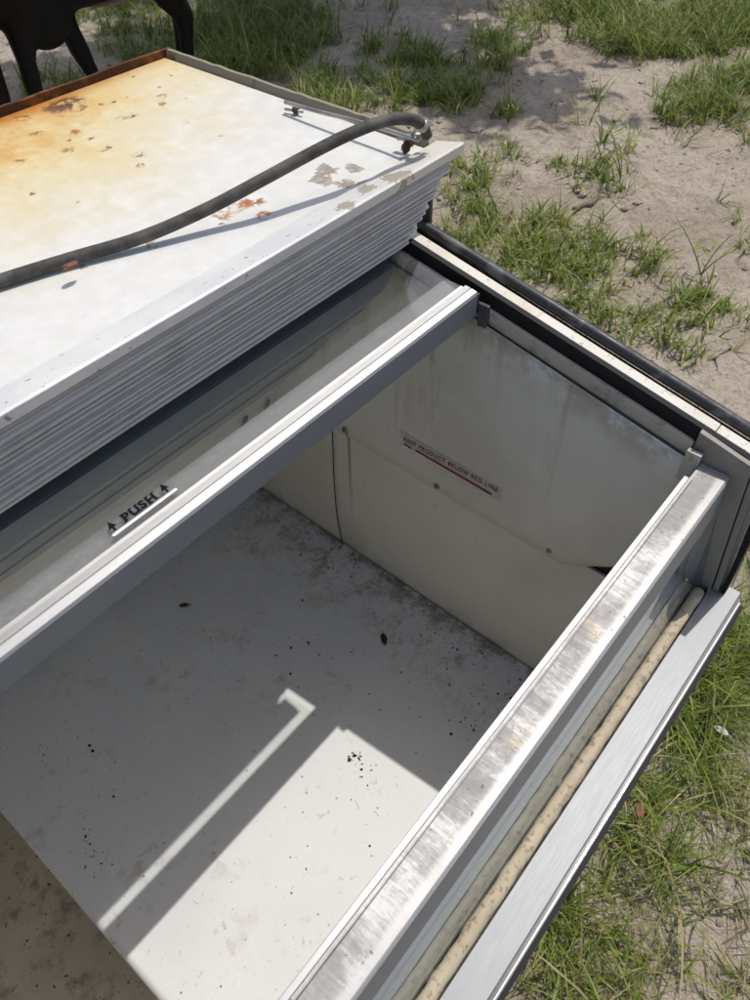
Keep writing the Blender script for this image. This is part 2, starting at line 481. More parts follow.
M['fascia'] = simple('fascia_grey_plastic', (0.25, 0.29, 0.33), 0.4, 0, 0.10, 14)
M['rear_board'] = simple('rear_board_grey', (0.42, 0.43, 0.42), 0.5, 0, 0.08, 14)

def mat_glass(name, dust, tint=(0.86, 0.90, 0.88), dscale=60, strip=None):
    t = NT(name)
    n = t.noise(dscale, 6, 0.75); n1 = t.noise(8, 4, 0.6); fr = t.noise(260, 2, 0.6)
    tr = t.node('ShaderNodeBsdfTransparent'); t.set(tr.inputs[0], tint)
    gl = t.node('ShaderNodeBsdfGlossy'); gl.inputs['Roughness'].default_value = 0.02; t.set(gl.inputs[0], (1, 1, 1))
    fres = t.node('ShaderNodeFresnel'); bf = t.node('ShaderNodeNewGeometry').outputs['Backfacing']
    t.set(fres.inputs['IOR'], t.add(1.52, t.mul(bf, 1/1.52-1.52)))     # same mirror strength on both faces of the thin sheet
    mx = t.node('ShaderNodeMixShader'); t.set(mx.inputs[0], t.math('MULTIPLY', fres.outputs[0], 1.0, None)); t.t.links.new(tr.outputs[0], mx.inputs[1]); t.t.links.new(gl.outputs[0], mx.inputs[2])
    mx.inputs[0].links[0].from_node.use_clamp = True
    df = t.node('ShaderNodeBsdfDiffuse'); t.set(df.inputs[0], (0.72, 0.72, 0.71))
    k = t.mul(t.add(t.ramp(n, 0.35, 0.75, 0.7, 1.0), t.mul(t.ramp(fr, 0.52, 0.75), 0.5)), t.ramp(n1, 0.3, 0.7, 0.8, 1.1), dust)
    if strip:
        X, Y, Z = t.xyz()
        k = t.add(k, t.mul(t.ramp(Y, strip-0.004, strip+0.008, 1.0, 0.0), t.ramp(fr, 0.30, 0.75, 0.55, 1.0), 0.13))
    m2 = t.node('ShaderNodeMixShader'); t.set(m2.inputs[0], k); t.t.links.new(mx.outputs[0], m2.inputs[1]); t.t.links.new(df.outputs[0], m2.inputs[2])
    return t.done(m2.outputs[0])
M['lid_glass'] = mat_glass('dusty_lid_glass', 0.028, (0.965, 0.98, 0.972), 120, strip=0.430)
M['front_glass'] = mat_glass('front_window_glass', 0.06, (0.92, 0.96, 0.96), 30)
def mat_foam():
    t = NT('beige_foam')
    n = t.noise(130, 5, 0.75); n1 = t.noise(25, 4, 0.6, vec=t.vec((0.5, 2, 2)))
    c = t.mix(t.ramp(n1, 0.3, 0.7), (0.46, 0.385, 0.27), (0.58, 0.50, 0.37))
    c = t.mix(t.mul(t.ramp(n, 0.51, 0.64), 0.75), c, (0.22, 0.165, 0.10))
    return t.done(t.bsdf(c, 0.9, 0, t.bump(n, 0.5, 0.001), 0.1))
M['foam'] = mat_foam()
M['backing'] = simple('window_backing_grey', (0.40, 0.45, 0.46), 0.6, 0, 0.08, 10)
M['grime'] = simple('packed_grime', (0.07, 0.05, 0.035), 0.95, 0, 0.6, 120, 0.6)
M['cabinet'] = simple('cabinet_paint', (0.60, 0.60, 0.58), 0.5, 0, 0.08, 9)
M['dark_metal'] = simple('dark_trim', (0.09, 0.095, 0.10), 0.4, 0.3, 0.2)
M['screw'] = simple('screw_zinc', (0.36, 0.35, 0.33), 0.45, 0.7, 0.3, 300)
M['red_ink'] = simple('red_ink', (0.30, 0.014, 0.025), 0.7, 0, 0.3, 200, 0, 0.15)
M['letter_ink'] = simple('dark_red_ink', (0.075, 0.022, 0.022), 0.7, 0, 0.3, 200, 0, 0.15)
M['black_ink'] = simple('black_ink', (0.008, 0.009, 0.012), 0.7, 0, 0.2, 200, 0, 0.1)
M['white_ink'] = simple('white_ink', (0.82, 0.82, 0.80), 0.5, 0, 0.03, 200)
def mat_sticker(name, col, alpha):
    t = NT(name)
    n = t.noise(90, 4, 0.7)
    b = t.bsdf(t.mix(t.ramp(n, 0.5, 0.75), col, tuple(x*0.75 for x in col)), 0.4, 0, None, 0.5)
    tr = t.node('ShaderNodeBsdfTransparent')
    m = t.node('ShaderNodeMixShader'); m.inputs[0].default_value = alpha
    t.t.links.new(tr.outputs[0], m.inputs[1]); t.t.links.new(b, m.inputs[2])
    return t.done(m.outputs[0])
M['sticker'] = mat_sticker('aged_clear_label', (0.86, 0.80, 0.74), 0.50)
M['push_film'] = mat_sticker('clear_film', (0.16, 0.18, 0.19), 0.16)

def mat_sand():
    t = NT('dry_sandy_soil')
    n = t.noise(1.6, 5, 0.6); n1 = t.noise(9, 7, 0.7); n2 = t.noise(60, 6, 0.75); n3 = t.noise(220, 3, 0.7)
    c = t.mix(t.ramp(n, 0.35, 0.65), (0.62, 0.515, 0.405), (0.80, 0.69, 0.565))
    c = t.mix(t.mul(t.ramp(n1, 0.49, 0.66), 0.42), c, (0.40, 0.32, 0.24))
    c = t.mix(t.mul(t.ramp(n2, 0.53, 0.66), 0.50), c, (0.22, 0.165, 0.12))
    c = t.mix(t.mul(t.ramp(n3, 0.60, 0.72), 0.5), c, (0.58, 0.51, 0.43))
    n4 = t.noise(24, 6, 0.75)
    h = t.add(t.mul(n1, 1.0), t.mul(n4, 0.8), t.mul(n2, 0.6), t.mul(n3, 0.25))
    c = t.mix(t.mul(t.ramp(n4, 0.53, 0.64), 0.48), c, (0.27, 0.21, 0.155))
    return t.done(t.bsdf(c, 0.95, 0, t.bump(h, 0.9, 0.038), 0.15))
M['sand'] = mat_sand()
def mat_grass(name, c0, c1, c2, dry):
    t = NT(name)
    g = t.node('ShaderNodeNewGeometry')
    r = g.outputs['Random Per Island']
    c = t.mix(t.ramp(r, 0.0, 0.6), c0, c1)
    c = t.mix(t.math('GREATER_THAN', r, 1-dry), c, c2)
    n = t.noise(3.0, 3)
    c = t.mix(t.mul(t.ramp(n, 0.4, 0.7), 0.4), c, tuple(x*0.6 for x in c1))
    b = t.bsdf(c, 0.48, 0, None, 0.4)
    tl = t.node('ShaderNodeBsdfTranslucent'); t.set(tl.inputs[0], c)
    m = t.node('ShaderNodeMixShader'); m.inputs[0].default_value = 0.30
    t.t.links.new(b, m.inputs[1]); t.t.links.new(tl.outputs[0], m.inputs[2])
    return t.done(m.outputs[0])
M['grass'] = mat_grass('grass_blades', (0.065, 0.125, 0.015), (0.275, 0.340, 0.060), (0.50, 0.42, 0.22), 0.11)
M['straw'] = mat_grass('dry_straw', (0.24, 0.19, 0.11), (0.44, 0.36, 0.22), (0.14, 0.17, 0.05), 0.25)
M['leaf'] = mat_grass('tree_leaves', (0.04, 0.08, 0.015), (0.08, 0.13, 0.03), (0.10, 0.14, 0.03), 0.1)
M['bark'] = simple('bark', (0.12, 0.095, 0.07), 0.9, 0, 0.4, 20, 0.6)
M['dead_leaf'] = simple('dead_leaf', (0.065, 0.040, 0.022), 0.75, 0, 0.4, 150, 0.3)
M['red_leaf'] = simple('reddish_leaf', (0.19, 0.075, 0.045), 0.7, 0, 0.35, 150, 0.3)
M['debris'] = simple('dark_debris', (0.035, 0.030, 0.025), 0.9, 0, 0.5, 300)
M['chip'] = simple('pale_chip', (0.50, 0.48, 0.44), 0.8, 0, 0.2, 200)
M['twig'] = simple('dry_twig', (0.22, 0.17, 0.125), 0.9, 0, 0.3, 90, 0.4)
M['clod'] = simple('soil_clod', (0.40, 0.325, 0.25), 0.95, 0, 0.4, 60, 0.6)
def mat_hide():
    t = NT('black_hide')
    n = t.noise(90, 5, 0.7, vec=t.vec((1, 1, 0.25))); X, Y, Z = t.xyz()
    c = t.mix(t.ramp(n, 0.3, 0.75), (0.0028, 0.0028, 0.003), (0.008, 0.0078, 0.0075))
    return t.done(t.bsdf(c, 0.55, 0, t.bump(n, 0.4, 0.006), 0.18))
M['hide'] = mat_hide()
M['hoof'] = simple('hoof_horn', (0.035, 0.03, 0.027), 0.6, 0, 0.3, 60)
M['muzzle'] = simple('grey_muzzle', (0.07, 0.072, 0.078), 0.5, 0, 0.3, 60, 0.3)
M['pale_skin'] = simple('pale_belly_skin', (0.20, 0.15, 0.11), 0.7, 0, 0.2, 60)

# ------------------------------------------------------------------ ground
def ground_h(x, y):
    h = (0.012*np.sin(1.7*x+0.6)*np.cos(2.1*y-0.4) + 0.008*np.sin(4.3*x-1.1+1.3*y) + 0.006*np.cos(6.1*y-3.2*x)
         + 0.004*np.sin(13.1*x+5*y)*np.sin(11.3*y-2*x) + 0.0025*np.sin(29*x+3*y)*np.cos(31*y-7*x))
    return h
def build_ground():
    ax = np.concatenate([np.linspace(-250, -6, 12)[:-1], np.linspace(-6, -0.9, 20)[:-1], np.linspace(-0.9, 7.5, 420), np.linspace(7.5, 250, 12)[1:]])
    ay = np.concatenate([np.linspace(-250, -6, 12)[:-1], np.linspace(-6, -1.2, 20)[:-1], np.linspace(-1.2, 7.2, 420), np.linspace(7.2, 250, 12)[1:]])
    X, Y = np.meshgrid(ax, ay, indexing='ij')
    rng = np.random.RandomState(4)
    fine = (X > -1) & (X < 7.6) & (Y > -1.3) & (Y < 7.3)
    Zz = ground_h(X, Y) + np.where(fine, rng.normal(0, 0.0028, X.shape), 0)
    rs = np.random.RandomState(9)
    for _ in range(420):                       # trampled hoof marks
        cx, cy = rs.uniform(0.4, 6.5), rs.uniform(-0.9, 5.5); r = rs.uniform(0.035, 0.085); dp = rs.uniform(-0.022, 0.012)
        a = rs.uniform(0, 3.14); e = rs.uniform(0.55, 1.0)
        dx, dy = X-cx, Y-cy
        q = ((dx*np.cos(a)+dy*np.sin(a))/r)**2+((-dx*np.sin(a)+dy*np.cos(a))/(r*e))**2
        Zz = Zz + dp*np.exp(-q*1.4) - 0.45*dp*np.exp(-(np.sqrt(q)-1.35)**2*5)
    nx, ny = X.shape
    V = np.stack([X, Y, Zz], -1).reshape(-1, 3)
    idx = np.arange(nx*ny).reshape(nx, ny)
    F = np.stack([idx[:-1, :-1], idx[1:, :-1], idx[1:, 1:], idx[:-1, 1:]], -1).reshape(-1, 4)
    me = bpy.data.meshes.new('ground')
    me.from_pydata(V.tolist(), [], F.tolist()); me.update()
    me.polygons.foreach_set('use_smooth', [True]*len(me.polygons))
    o = bpy.data.objects.new('ground', me); me.materials.append(M['sand']); COL.objects.link(o)
    tag(o, 'dry sandy soil with bare patches around the freezer', None, None, 'structure')
build_ground()

# ------------------------------------------------------------------ the freezer
fz = empty('display_freezer', (-0.06, 0.47, 0.0), 'old white display freezer with sloping open top and rusty rear deck', 'freezer')
XL, XR = -0.80, 0.672                          # outer ends
XW = 0.640                                     # inside of the right wall
ZF = -1.15                                     # raised floor panel
SL = 0.184
def zs(y, d=0.0): return -0.478 + SL*(y-0.39) - d     # rim line, d below it

# -- hull panels
prism('end_panel', [(0.03, -1.48), (0.93, -1.48), (0.93, -0.375), (0.50, -0.375), (0.50, -0.49), (0.05, -0.575), (0.03, -0.70)], 0.655, 0.664, M['cabinet'], fz)
prism('end_panel', [(0.03, -1.48), (0.93, -1.48), (0.93, -0.375), (0.50, -0.375), (0.50, -0.49), (0.05, -0.575), (0.03, -0.70)], XL, XL+0.01, M['cabinet'], fz)
box('front_panel', XL+0.01, 0.655, 0.012, 0.022, -1.48, -0.775, M['cabinet'], fz)
box('back_panel', XL+0.01, 0.655, 0.917, 0.927, -1.48, -0.372, M['cabinet'], fz)
box('plinth', XL+0.03, 0.64, 0.05, 0.90, -1.56, -1.48, M['dark_metal'], fz)

# -- tub
def floor_panel():
    prof = []
    for k in range(7):                         # rolled left edge
        a = math.pi/2*k/6
        prof.append((-0.062-0.010*math.sin(a), ZF-0.010+0.010*math.cos(a)))
    bm = bmesh.new()
    pr = [(XW-0.001, ZF)] + prof + [(-0.072, ZF-0.022), (XW-0.001, ZF-0.022)]
    n = len(pr)
    a = [bm.verts.new((x, 0.103, z+H)) for x, z in pr]; b = [bm.verts.new((x, 0.866, z+H)) for x, z in pr]
    for i in range(n):
        bm.faces.new((a[i], a[(i+1) % n], b[(i+1) % n], b[i]))
    bm.faces.new(a); bm.faces.new(b[::-1])
    return link('floor_panel', bm, M['floor'], fz)
floor_panel()
box('step_wall', -0.060, -0.055, 0.103, 0.866, -1.40, ZF-0.023, M['liner'], fz, 0)
box('well_floor', XL+0.045, -0.056, 0.103, 0.867, -1.41, -1.40, M['well'], fz, 0)
box('front_liner', XL+0.045, XW, 0.093, 0.101, -1.40, -0.612, M['liner'], fz, 0)
RX0, RX1 = XL+0.045, XW-0.003
prism('rear_shelf', [(0.512, -0.4965), (0.905, -0.4245), (0.905, -0.4305), (0.512, -0.5025)], RX0, 0.6360, M['shelf'], fz)
prism('rear_fascia', [(0.510, -0.498), (0.529, -0.541), (0.535, -0.541), (0.516, -0.503)], RX0, RX1, M['fascia'], fz, 0.0008)
prism('rear_wall_lower', [(0.756, -0.816), (0.775, -0.850), (0.868, -1.16), (0.868, -1.40), (0.875, -1.40), (0.875, -1.16), (0.781, -0.848), (0.760, -0.814)], RX0, RX1, M['liner'], fz)
# five ribbed boards lean back from the fascia to the lower wall
_a, _b = Vector((0, 0.531, -0.543)), Vector((0, 0.754, -0.813))
_cuts = [0.0, 0.14, 0.36, 0.60, 0.82, 1.0]
for _i in range(5):
    p0 = _a+(_b-_a)*(_cuts[_i]+0.011); p1 = _a+(_b-_a)*(_cuts[_i+1]-0.011)
    e = 0.0012*(_i % 2)
    prism('rear_board', [(p0.y-e, p0.z-e), (p1.y-e, p1.z-e), (p1.y+0.004, p1.z+0.003), (p0.y+0.004, p0.z+0.003)], RX0, RX1, M['rear_board'], fz, 0.0006)
prism('rear_board_backing', [(0.545, -0.540), (0.770, -0.812), (0.776, -0.808), (0.551, -0.536)], RX0, RX1, M['gasket'], fz)
for bx in (0.560, 0.612):
    prism('wall_slot', [(0.762, -0.836), (0.776, -0.872), (0.773, -0.874), (0.759, -0.838)], bx-0.004, bx+0.004, M['gasket'], fz)
box('left_liner', XL+0.035, XL+0.044, 0.093, 0.916, -1.41, -0.56, M['liner'], fz, 0)
# right wall: lower sheet, and an upper sheet that overlaps it and buckles near the front
box('lower_wall_sheet', XW+0.002, XW+0.006, 0.100, 0.914, ZF-0.02, -0.830, M['liner'], fz, 0)
box('wall_gap_shade', XW+0.0070, XW+0.0100, 0.100, 0.914, -0.90, -0.62, M['gasket'], fz, 0)  # black sheet added so the open gap looks shaded
def upper_sheet():
    ny, nz = 60, 14
    V, F = [], []
    ys = [0.100+(0.914-0.100)*i/ny for i in range(ny+1)]
    for y in ys:
        zb = -0.847
        zt = zs(y, 0.046)
        for k in range(nz+1):
            f = k/nz
            z = zb+(zt-zb)*f
            x = XW-0.0015
            low = max(0.0, 1-f*3.2)
            pull = max(0.0, 0.205-y)                                   # the loose corner is bent up and out
            x -= 0.10*pull*low
            z += 0.90*pull*max(0.0, 1-f*2.2)
            x += 0.0012*math.sin(9*y+5*z)
            V.append(C(x, y, z))
    n = nz+1
    for i in range(ny):
        for k in range(nz):
            F.append((i*n+k, (i+1)*n+k, (i+1)*n+k+1, i*n+k+1))
    o = mesh_from('upper_wall_sheet', V, F, M['liner'], fz, True)
    md = o.modifiers.new('thick', 'SOLIDIFY'); md.thickness = 0.0022; md.offset = 0
    return o
upper_sheet()
for (u, v) in ((345, 430), (437, 486), (549, 550)):
    p = on_x(u, v, XW-0.0025)
    bm = bmesh.new()
    for r0, x0, x1, dark in ((0.0062, 0.0, 0.0012, 0), (0.0040, 0.0012, 0.0032, 0)):
        a = [bm.verts.new((p.x-x0, p.y+r0*math.cos(k*math.pi/7), p.z+r0*math.sin(k*math.pi/7))) for k in range(14)]
        b = [bm.verts.new((p.x-x1, p.y+0.85*r0*math.cos(k*math.pi/7), p.z+0.85*r0*math.sin(k*math.pi/7))) for k in range(14)]
        for k in range(14): bm.faces.new((a[k], a[(k+1) % 14], b[(k+1) % 14], b[k]))
        bm.faces.new(b)
    s = link('screw', bm, M['screw'], fz, False)
    bm = bmesh.new()
    for q in (-1, 1):
        bmesh.ops.create_cube(bm, size=1, matrix=Matrix.Translation((p.x-0.0031, p.y, p.z)) @ Matrix.Rotation(0.6+q*math.pi/4, 4, 'X') @ Matrix.Diagonal((0.0006, 0.0048, 0.0010, 1)))
    link('slot', bm, M['black_ink'], s)
tube('thin_cable', smooth_path([on_x(332, 425, XW-0.004), on_x(333, 450, XW-0.004), on_x(334, 480, XW-0.0025), on_x(337, 515, XW-0.001), on_x(342, 543, XW-0.003)], 6), 0.0010, M['gasket'], fz, 6)

# -- sloping rim of the right end, turning down at the front corner
def rim_prof(d0, d1, e0, e1, y_end=0.56, yb=None):
    """outline between two lines d0, d1 below the rim, that turn down at the front (e0, e1 behind the post line)"""
    def post(z, e): return 0.038 + 0.096*(z+0.54) + e
    def corner(d, e, r):
        # round the corner of rim line d and post line e
        z0 = zs(0.06, d); yc = post(z0, e)
        z0 = zs(yc, d)
        return [(yc+r, zs(yc+r, d)), (yc+0.35*r, zs(yc+0.3*r, d)-0.06*r), (yc+0.06*r-0.02*r, z0-0.35*r), (post(z0-r, e), z0-r)]
    a = [(y_end, zs(y_end, d0))] + corner(d0, e0, 0.020) + [(post(-0.748, e0), -0.748)]
    b = [(post(-0.748, e1), -0.748)] + corner(d1, e1, 0.010)[::-1] + [(y_end, zs(y_end, d1))]
    return a + b
prism('rim_strip', [(0.56, zs(0.56, .009)), (0.0985, zs(0.0985, .009)), (0.0985, zs(0.0985, 0.0165)), (0.56, zs(0.56, 0.0165))], 0.6555, 0.6695, M['strip'], fz, 0.0008)
prism('corner_cap', rim_prof(0.0093, 0.0168, 0.0, 0.0060, 0.0977), 0.6555, 0.6695, M['strip'], fz, 0.0008)
prism('rim_channel', rim_prof(0.0102, 0.046, 0.0065, 0.016), 0.6490, 0.6550, M['gasket'], fz)
prism('corner_post', [(0.110, zs(0.110, 0.010)), (0.050, zs(0.050, 0.012)), (0.028, -0.748), (0.040, -0.748), (0.068, zs(0.068, 0.046)), (0.110, zs(0.110, 0.046))], 0.6425, 0.6495, M['post'], fz, 0.001)
prism('corner_post_rib', [(0.0385, -0.575), (0.0200, -0.748), (0.0262, -0.748), (0.0465, -0.573)], 0.6440, 0.6495, M['post'], fz, 0.0008)
prism('liner_flange', [(0.56, zs(0.56, 0.0275)), (0.1115, zs(0.1115, 0.0275)), (0.1115, zs(0.1115, 0.046)), (0.56, zs(0.56, 0.046))], 0.6430, 0.6487, M['flange_in'], fz, 0.0012)
box('flange_clip', 0.6375, 0.6425, 0.374, 0.3875, -0.530, -0.500, M['dark_metal'], fz, 0.001)
box('corner_bracket', 0.632, 0.6385, 0.097, 0.113, -0.602, -0.560, M['flange_in'], fz, 0.001)
# black vinyl bumper: up the hood's end, along the rim, down the front corner
tube('bumper_upright', [C(0.6880, 0.504, -0.372), C(0.6880, 0.504, -0.462)], 0.0070, M['bumper'], fz, 14)
zb = lambda y: -0.4845+SL*(y-0.39)
tube('bumper', smooth_path([C(0.6820, 0.530, zb(0.530)), C(0.6820, 0.40, zb(0.40)), C(0.6820, 0.30, zb(0.30)), C(0.6820, 0.20, zb(0.2)), C(0.6820, 0.10, zb(0.10)),
      C(0.6820, 0.050, zb(0.050)-0.001), C(0.6800, 0.032, zb(0.034)-0.006), C(0.6770, 0.0265, -0.565), C(0.6740, 0.0235, -0.66), C(0.6720, 0.0200, -0.745)], 6), 0.0068, M['bumper'], fz, 16)
prism('corner_trim', [(0.0300, -0.560), (0.0215, -0.560), (0.0120, -0.748), (0.0172, -0.748)], 0.6460, 0.6600, M['gasket'], fz, 0.0008)
prism('bumper_channel', [(0.53, zs(0.53, 0.015)), (0.045, zs(0.045, 0.017)), (0.026, -0.70), (0.032, -0.70), (0.075, zs(0.075, 0.03)), (0.53, zs(0.53, 0.03))], 0.6700, 0.6820, M['gasket'], fz)

# -- front rail, sloping window, foam cord, ledge
ZR = -0.575
prism('front_rail', [(0.0965, ZR), (0.0660, ZR), (0.0640, ZR-0.0015), (0.0600, ZR-0.045), (0.0660, ZR-0.045), (0.070, ZR-0.022), (0.0965, ZR-0.022)], XL+0.03, 0.6420, M['rail_alu'], fz, 0.0006, cuts=0)
prism('rail_face_shade', [(0.06355, ZR-0.0030), (0.0594, ZR-0.0448), (0.05985, ZR-0.0448), (0.06395, ZR-0.0030)], XL+0.03, 0.6415, M['face_shade'], fz)  # thin plate added to carry the shaded grey of the rail's front
prism('rail_lip', [(0.1025, ZR-0.0035), (0.0972, ZR-0.0035), (0.0972, ZR-0.030), (0.1025, ZR-0.030)], XL+0.03, 0.6170, M['lid_alu'], fz, 0.0006)
prism('rail_crease', [(0.0932, ZR+0.0006), (0.0922, ZR+0.0006), (0.0922, ZR-0.001), (0.0932, ZR-0.001)], XL+0.03, 0.6120, M['dark_metal'], fz)
prism('window_pane', [(0.0615, ZR-0.030), (0.0655, ZR-0.030), (0.0485, -0.752), (0.0445, -0.752)], XL+0.03, 0.6400, M['front_glass'], fz)
prism('window_backing', [(0.0800, ZR-0.040), (0.0830, ZR-0.040), (0.0830, -0.760), (0.0800, -0.760)], XL+0.03, 0.6400, M['backing'], fz)
prism('window_sill', [(0.0780, -0.7500), (0.0475, -0.7535), (0.0475, -0.758), (0.0780, -0.758)], XL+0.03, 0.6400, M['backing'], fz)
def foam():
    rng = random.Random(2)
    pts, rad = [], []
    x = XL+0.04
    while x < 0.640:
        pts.append(C(x, 0.0375+rng.uniform(-.0005, .0005), -0.7492+rng.uniform(-.0006, .0004)))
        rad.append(0.0070+rng.uniform(-.0004, .0004)); x += 0.012
    tube('foam_cord', pts, rad, M['foam'], fz, 14)
foam()
prism('cord_grime', [(0.0440, -0.7520), (0.0295, -0.7525), (0.0295, -0.757), (0.0440, -0.757)], XL+0.04, 0.642, M['grime'], fz)
prism('ledge', [(0.0290, -0.7490), (-0.0015, -0.7490), (-0.0030, -0.7505), (-0.0030, -0.7580), (0.0290, -0.7580)], XL, 0.6620, M['ledge_alu'], fz, 0.0006)
prism('ledge_groove', [(-0.0010, -0.7582), (-0.0058, -0.7582), (-0.0058, -0.7625), (-0.0010, -0.7625)], XL, 0.6600, M['dark_metal'], fz)
prism('chrome_trim', [(-0.0010, -0.7630), (-0.0072, -0.7630), (-0.0082, -0.7640), (-0.0082, -0.7670), (-0.0010, -0.7670)], XL, 0.6600, M['chrome'], fz, 0.0005)
prism('ledge_skirt', [(0.0110, -0.7672), (-0.0130, -0.7672), (-0.0130, -0.7800), (0.0110, -0.7800)], XL, 0.6600, M['gasket'], fz)

# -- rear deck (hood)
ZT = -0.360
hood = box('rear_deck', XL, 0.660, 0.487, 0.9255, ZT-0.006, ZT, M['hood_top'], fz, 0)
prism('front_flange', [(0.4880, ZT+0.0025), (0.4540, -0.3497), (0.4515, -0.3510), (0.4515, -0.3605), (0.4600, -0.3660), (0.4880, -0.3660)], XL, 0.6790, M['flange'], hood, 0.0006)
def back_lip():
    rng = random.Random(5)
    bm = bmesh.new()
    xs = [XL+(0.672-XL)*i/60 for i in range(61)]
    rows = []
    for x in xs:
        j = rng.uniform(-.0008, .0008); k = rng.uniform(-.0006, .0006)
        rows.append([bm.verts.new((x, y, z+H)) for y, z in ((0.926, ZT-0.01), (0.926+k, -0.3505+j), (0.9300+k, -0.3500+j), (0.9300, ZT-0.012))])
    for a, b in zip(rows[:-1], rows[1:]):
        for i in range(4): bm.faces.new((a[i], a[(i+1) % 4], b[(i+1) % 4], b[i]))
    bm.faces.new(rows[0]); bm.faces.new(rows[-1][::-1])
    link('back_lip', bm, M['rust'], hood)
back_lip()
def side_lip():
    rng = random.Random(8)
    bm = bmesh.new(); rows = []
    for i in range(31):
        y = 0.492+(0.9255-0.492)*i/30; j = rng.uniform(-.0007, .0007)
        rows.append([bm.verts.new((x, y, z+H)) for x, z in ((0.6605, ZT-0.008), (0.6625, ZT+0.0005), (0.6650, -0.3510+j), (0.6700, -0.3510+j), (0.6705, ZT-0.012))])
    for a, b in zip(rows[:-1], rows[1:]):
        for i in range(5): bm.faces.new((a[i], a[(i+1) % 5], b[(i+1) % 5], b[i]))
    bm.faces.new(rows[0]); bm.faces.new(rows[-1][::-1])
    link('side_lip', bm, M['side_lip'], hood)
side_lip()
def ribbed_face():
    y0, z0, y1, z1 = 0.4580, -0.3665, 0.4880, -0.4565
    L = math.hypot(y1-y0, z1-z0)
    ty, tz = (y1-y0)/L, (z1-z0)/L
    ny_, nz_ = tz, -ty                          # outward: forward and a little down
    if ny_ > 0: ny_, nz_ = -ny_, -nz_
    ribs = [0.09, 0.245, 0.315, 0.385, 0.515, 0.585, 0.655, 0.775, 0.885, 0.965]
    front = []
    N = 150
    for i in range(N+1):
        s = i/N
        b = 0.0
        for r in ribs:
            b = max(b, 0.0048*math.exp(-((s-r)/0.021)**4))
        front.append((y0+ty*L*s+ny_*b, z0+tz*L*s+nz_*b))
    back = [(y-ny_*0.006, z-nz_*0.006) for y, z in ((y1, z1), (y0, z0))]
    o = prism('ribbed_face', front+back, XL, 0.6800, M['corr'], hood)
    for v in o.data.vertices:                   # the right end is cut back towards the bottom
        if v.co.x > 0: v.co.x = 0.626+0.038*(v.co.z-H+0.4565)/0.09
    return o
ribbed_face()
prism('hood_end_plate', [(0.4680, -0.3670), (0.4980, -0.4530), (0.5000, -0.372), (0.500, -0.367)], 0.612, 0.6200, M['cabinet'], hood)
prism('hood_underside', [(0.496, -0.4545), (0.9165, -0.3960), (0.9165, -0.4000), (0.496, -0.4585)], XL+0.012, 0.6500, M['dark_metal'], hood)

# -- red line label on the right wall
def text_mesh(name, body, size, origin, right, up, mat, parent, offset=0.0, width=None, thick=0.0004, shear=0.0, space=1.0):
    cu = bpy.data.curves.new(name, 'FONT'); cu.body = body; cu.size = size; cu.offset = offset; cu.shear = shear; cu.space_character = space
    cu.resolution_u = 4
    ob = bpy.data.objects.new(name, cu); COL.objects.link(ob)
    bpy.context.view_layer.update()
    dg = bpy.context.evaluated_depsgraph_get()
    me = bpy.data.meshes.new_from_object(ob.evaluated_get(dg))
    bpy.data.objects.remove(ob, do_unlink=True); bpy.data.curves.remove(cu)
    right = Vector(right).normalized(); up = Vector(up).normalized(); nrm = right.cross(up)
    xs = [v.co.x for v in me.vertices]
    k = (width/(max(xs)-min(xs))) if width else 1.0
    x0 = min(xs)
    for v in me.vertices:
        v.co = Vector(origin)+right*((v.co.x-x0)*k)+up*v.co.y+nrm*(thick+v.co.z)
    me.name = name; me.materials.clear(); me.materials.append(mat)
    o = bpy.data.objects.new(name, me); COL.objects.link(o)
    return put(o, parent)
XS = XW-0.0048
lab = mesh_from('warning_label', [C(XS, 0.499, -0.7665), C(XS, 0.494, -0.7935), C(XS, 0.316, -0.7965), C(XS, 0.317, -0.7680)], [(0, 1, 2, 3)], M['sticker'], fz)
tag(lab, 'faded clear label with red lettering and red line on the inner wall')
text_mesh('label_lettering', 'KEEP PRODUCT BELOW RED LINE', 0.0120, C(XS, 0.489, -0.7800), (0, -1, 0.012), (0, 0.0, 1), M['letter_ink'], lab, 0.0002, 0.166, space=1.25)
for ya, yb_ in ((0.489, 0.474), (0.467, 0.331)):
    mesh_from('red_line', [C(XS-.0004, ya, -0.7845), C(XS-.0004, ya, -0.7882), C(XS-.0004, yb_, -0.7898), C(XS-.0004, yb_, -0.7861)], [(0, 1, 2, 3)], M['red_ink'], lab)

# ------------------------------------------------------------------ the sliding glass lid
lid = empty('sliding_glass_lid', (0.0, 0.60, H-0.52), 'glass lid with aluminium front rail pushed back under the ribbed deck edge', 'lid')
LX0, LX1 = -0.74, 0.6360
def zg(y): return -0.4892 + SL*(y-0.41)
rl = prism('lid_rail', [(0.3888, -0.5180), (0.3896, -0.4868), (0.3906, -0.4853), (0.3980, -0.4840), (0.3984, -0.4847), (0.3992, -0.4847), (0.3996, -0.4838), (0.4065, -0.4832),
     (0.4072, -0.4872), (0.4128, -0.4863), (0.4132, -0.4945), (0.404, -0.4985), (0.3990, -0.5180)], LX0, LX1, M['lid_alu'], lid)
prism('rail_flange', [(0.4090, zg(0.4090)-0.0092), (0.4136, zg(0.4138)-0.0062), (0.4385, zg(0.4385)-0.0062), (0.4385, zg(0.4385)-0.0085), (0.4090, zg(0.4090)-0.0115)], LX0, LX1, M['flange_dark'], lid)
prism('rail_face_shade', [(0.3880, -0.5170), (0.3888, -0.4878), (0.38955, -0.4878), (0.38875, -0.5170)], LX0, LX1-0.0005, M['face_shade'], lid)  # plate added over the lid rail's front, its shade painted as darker grey
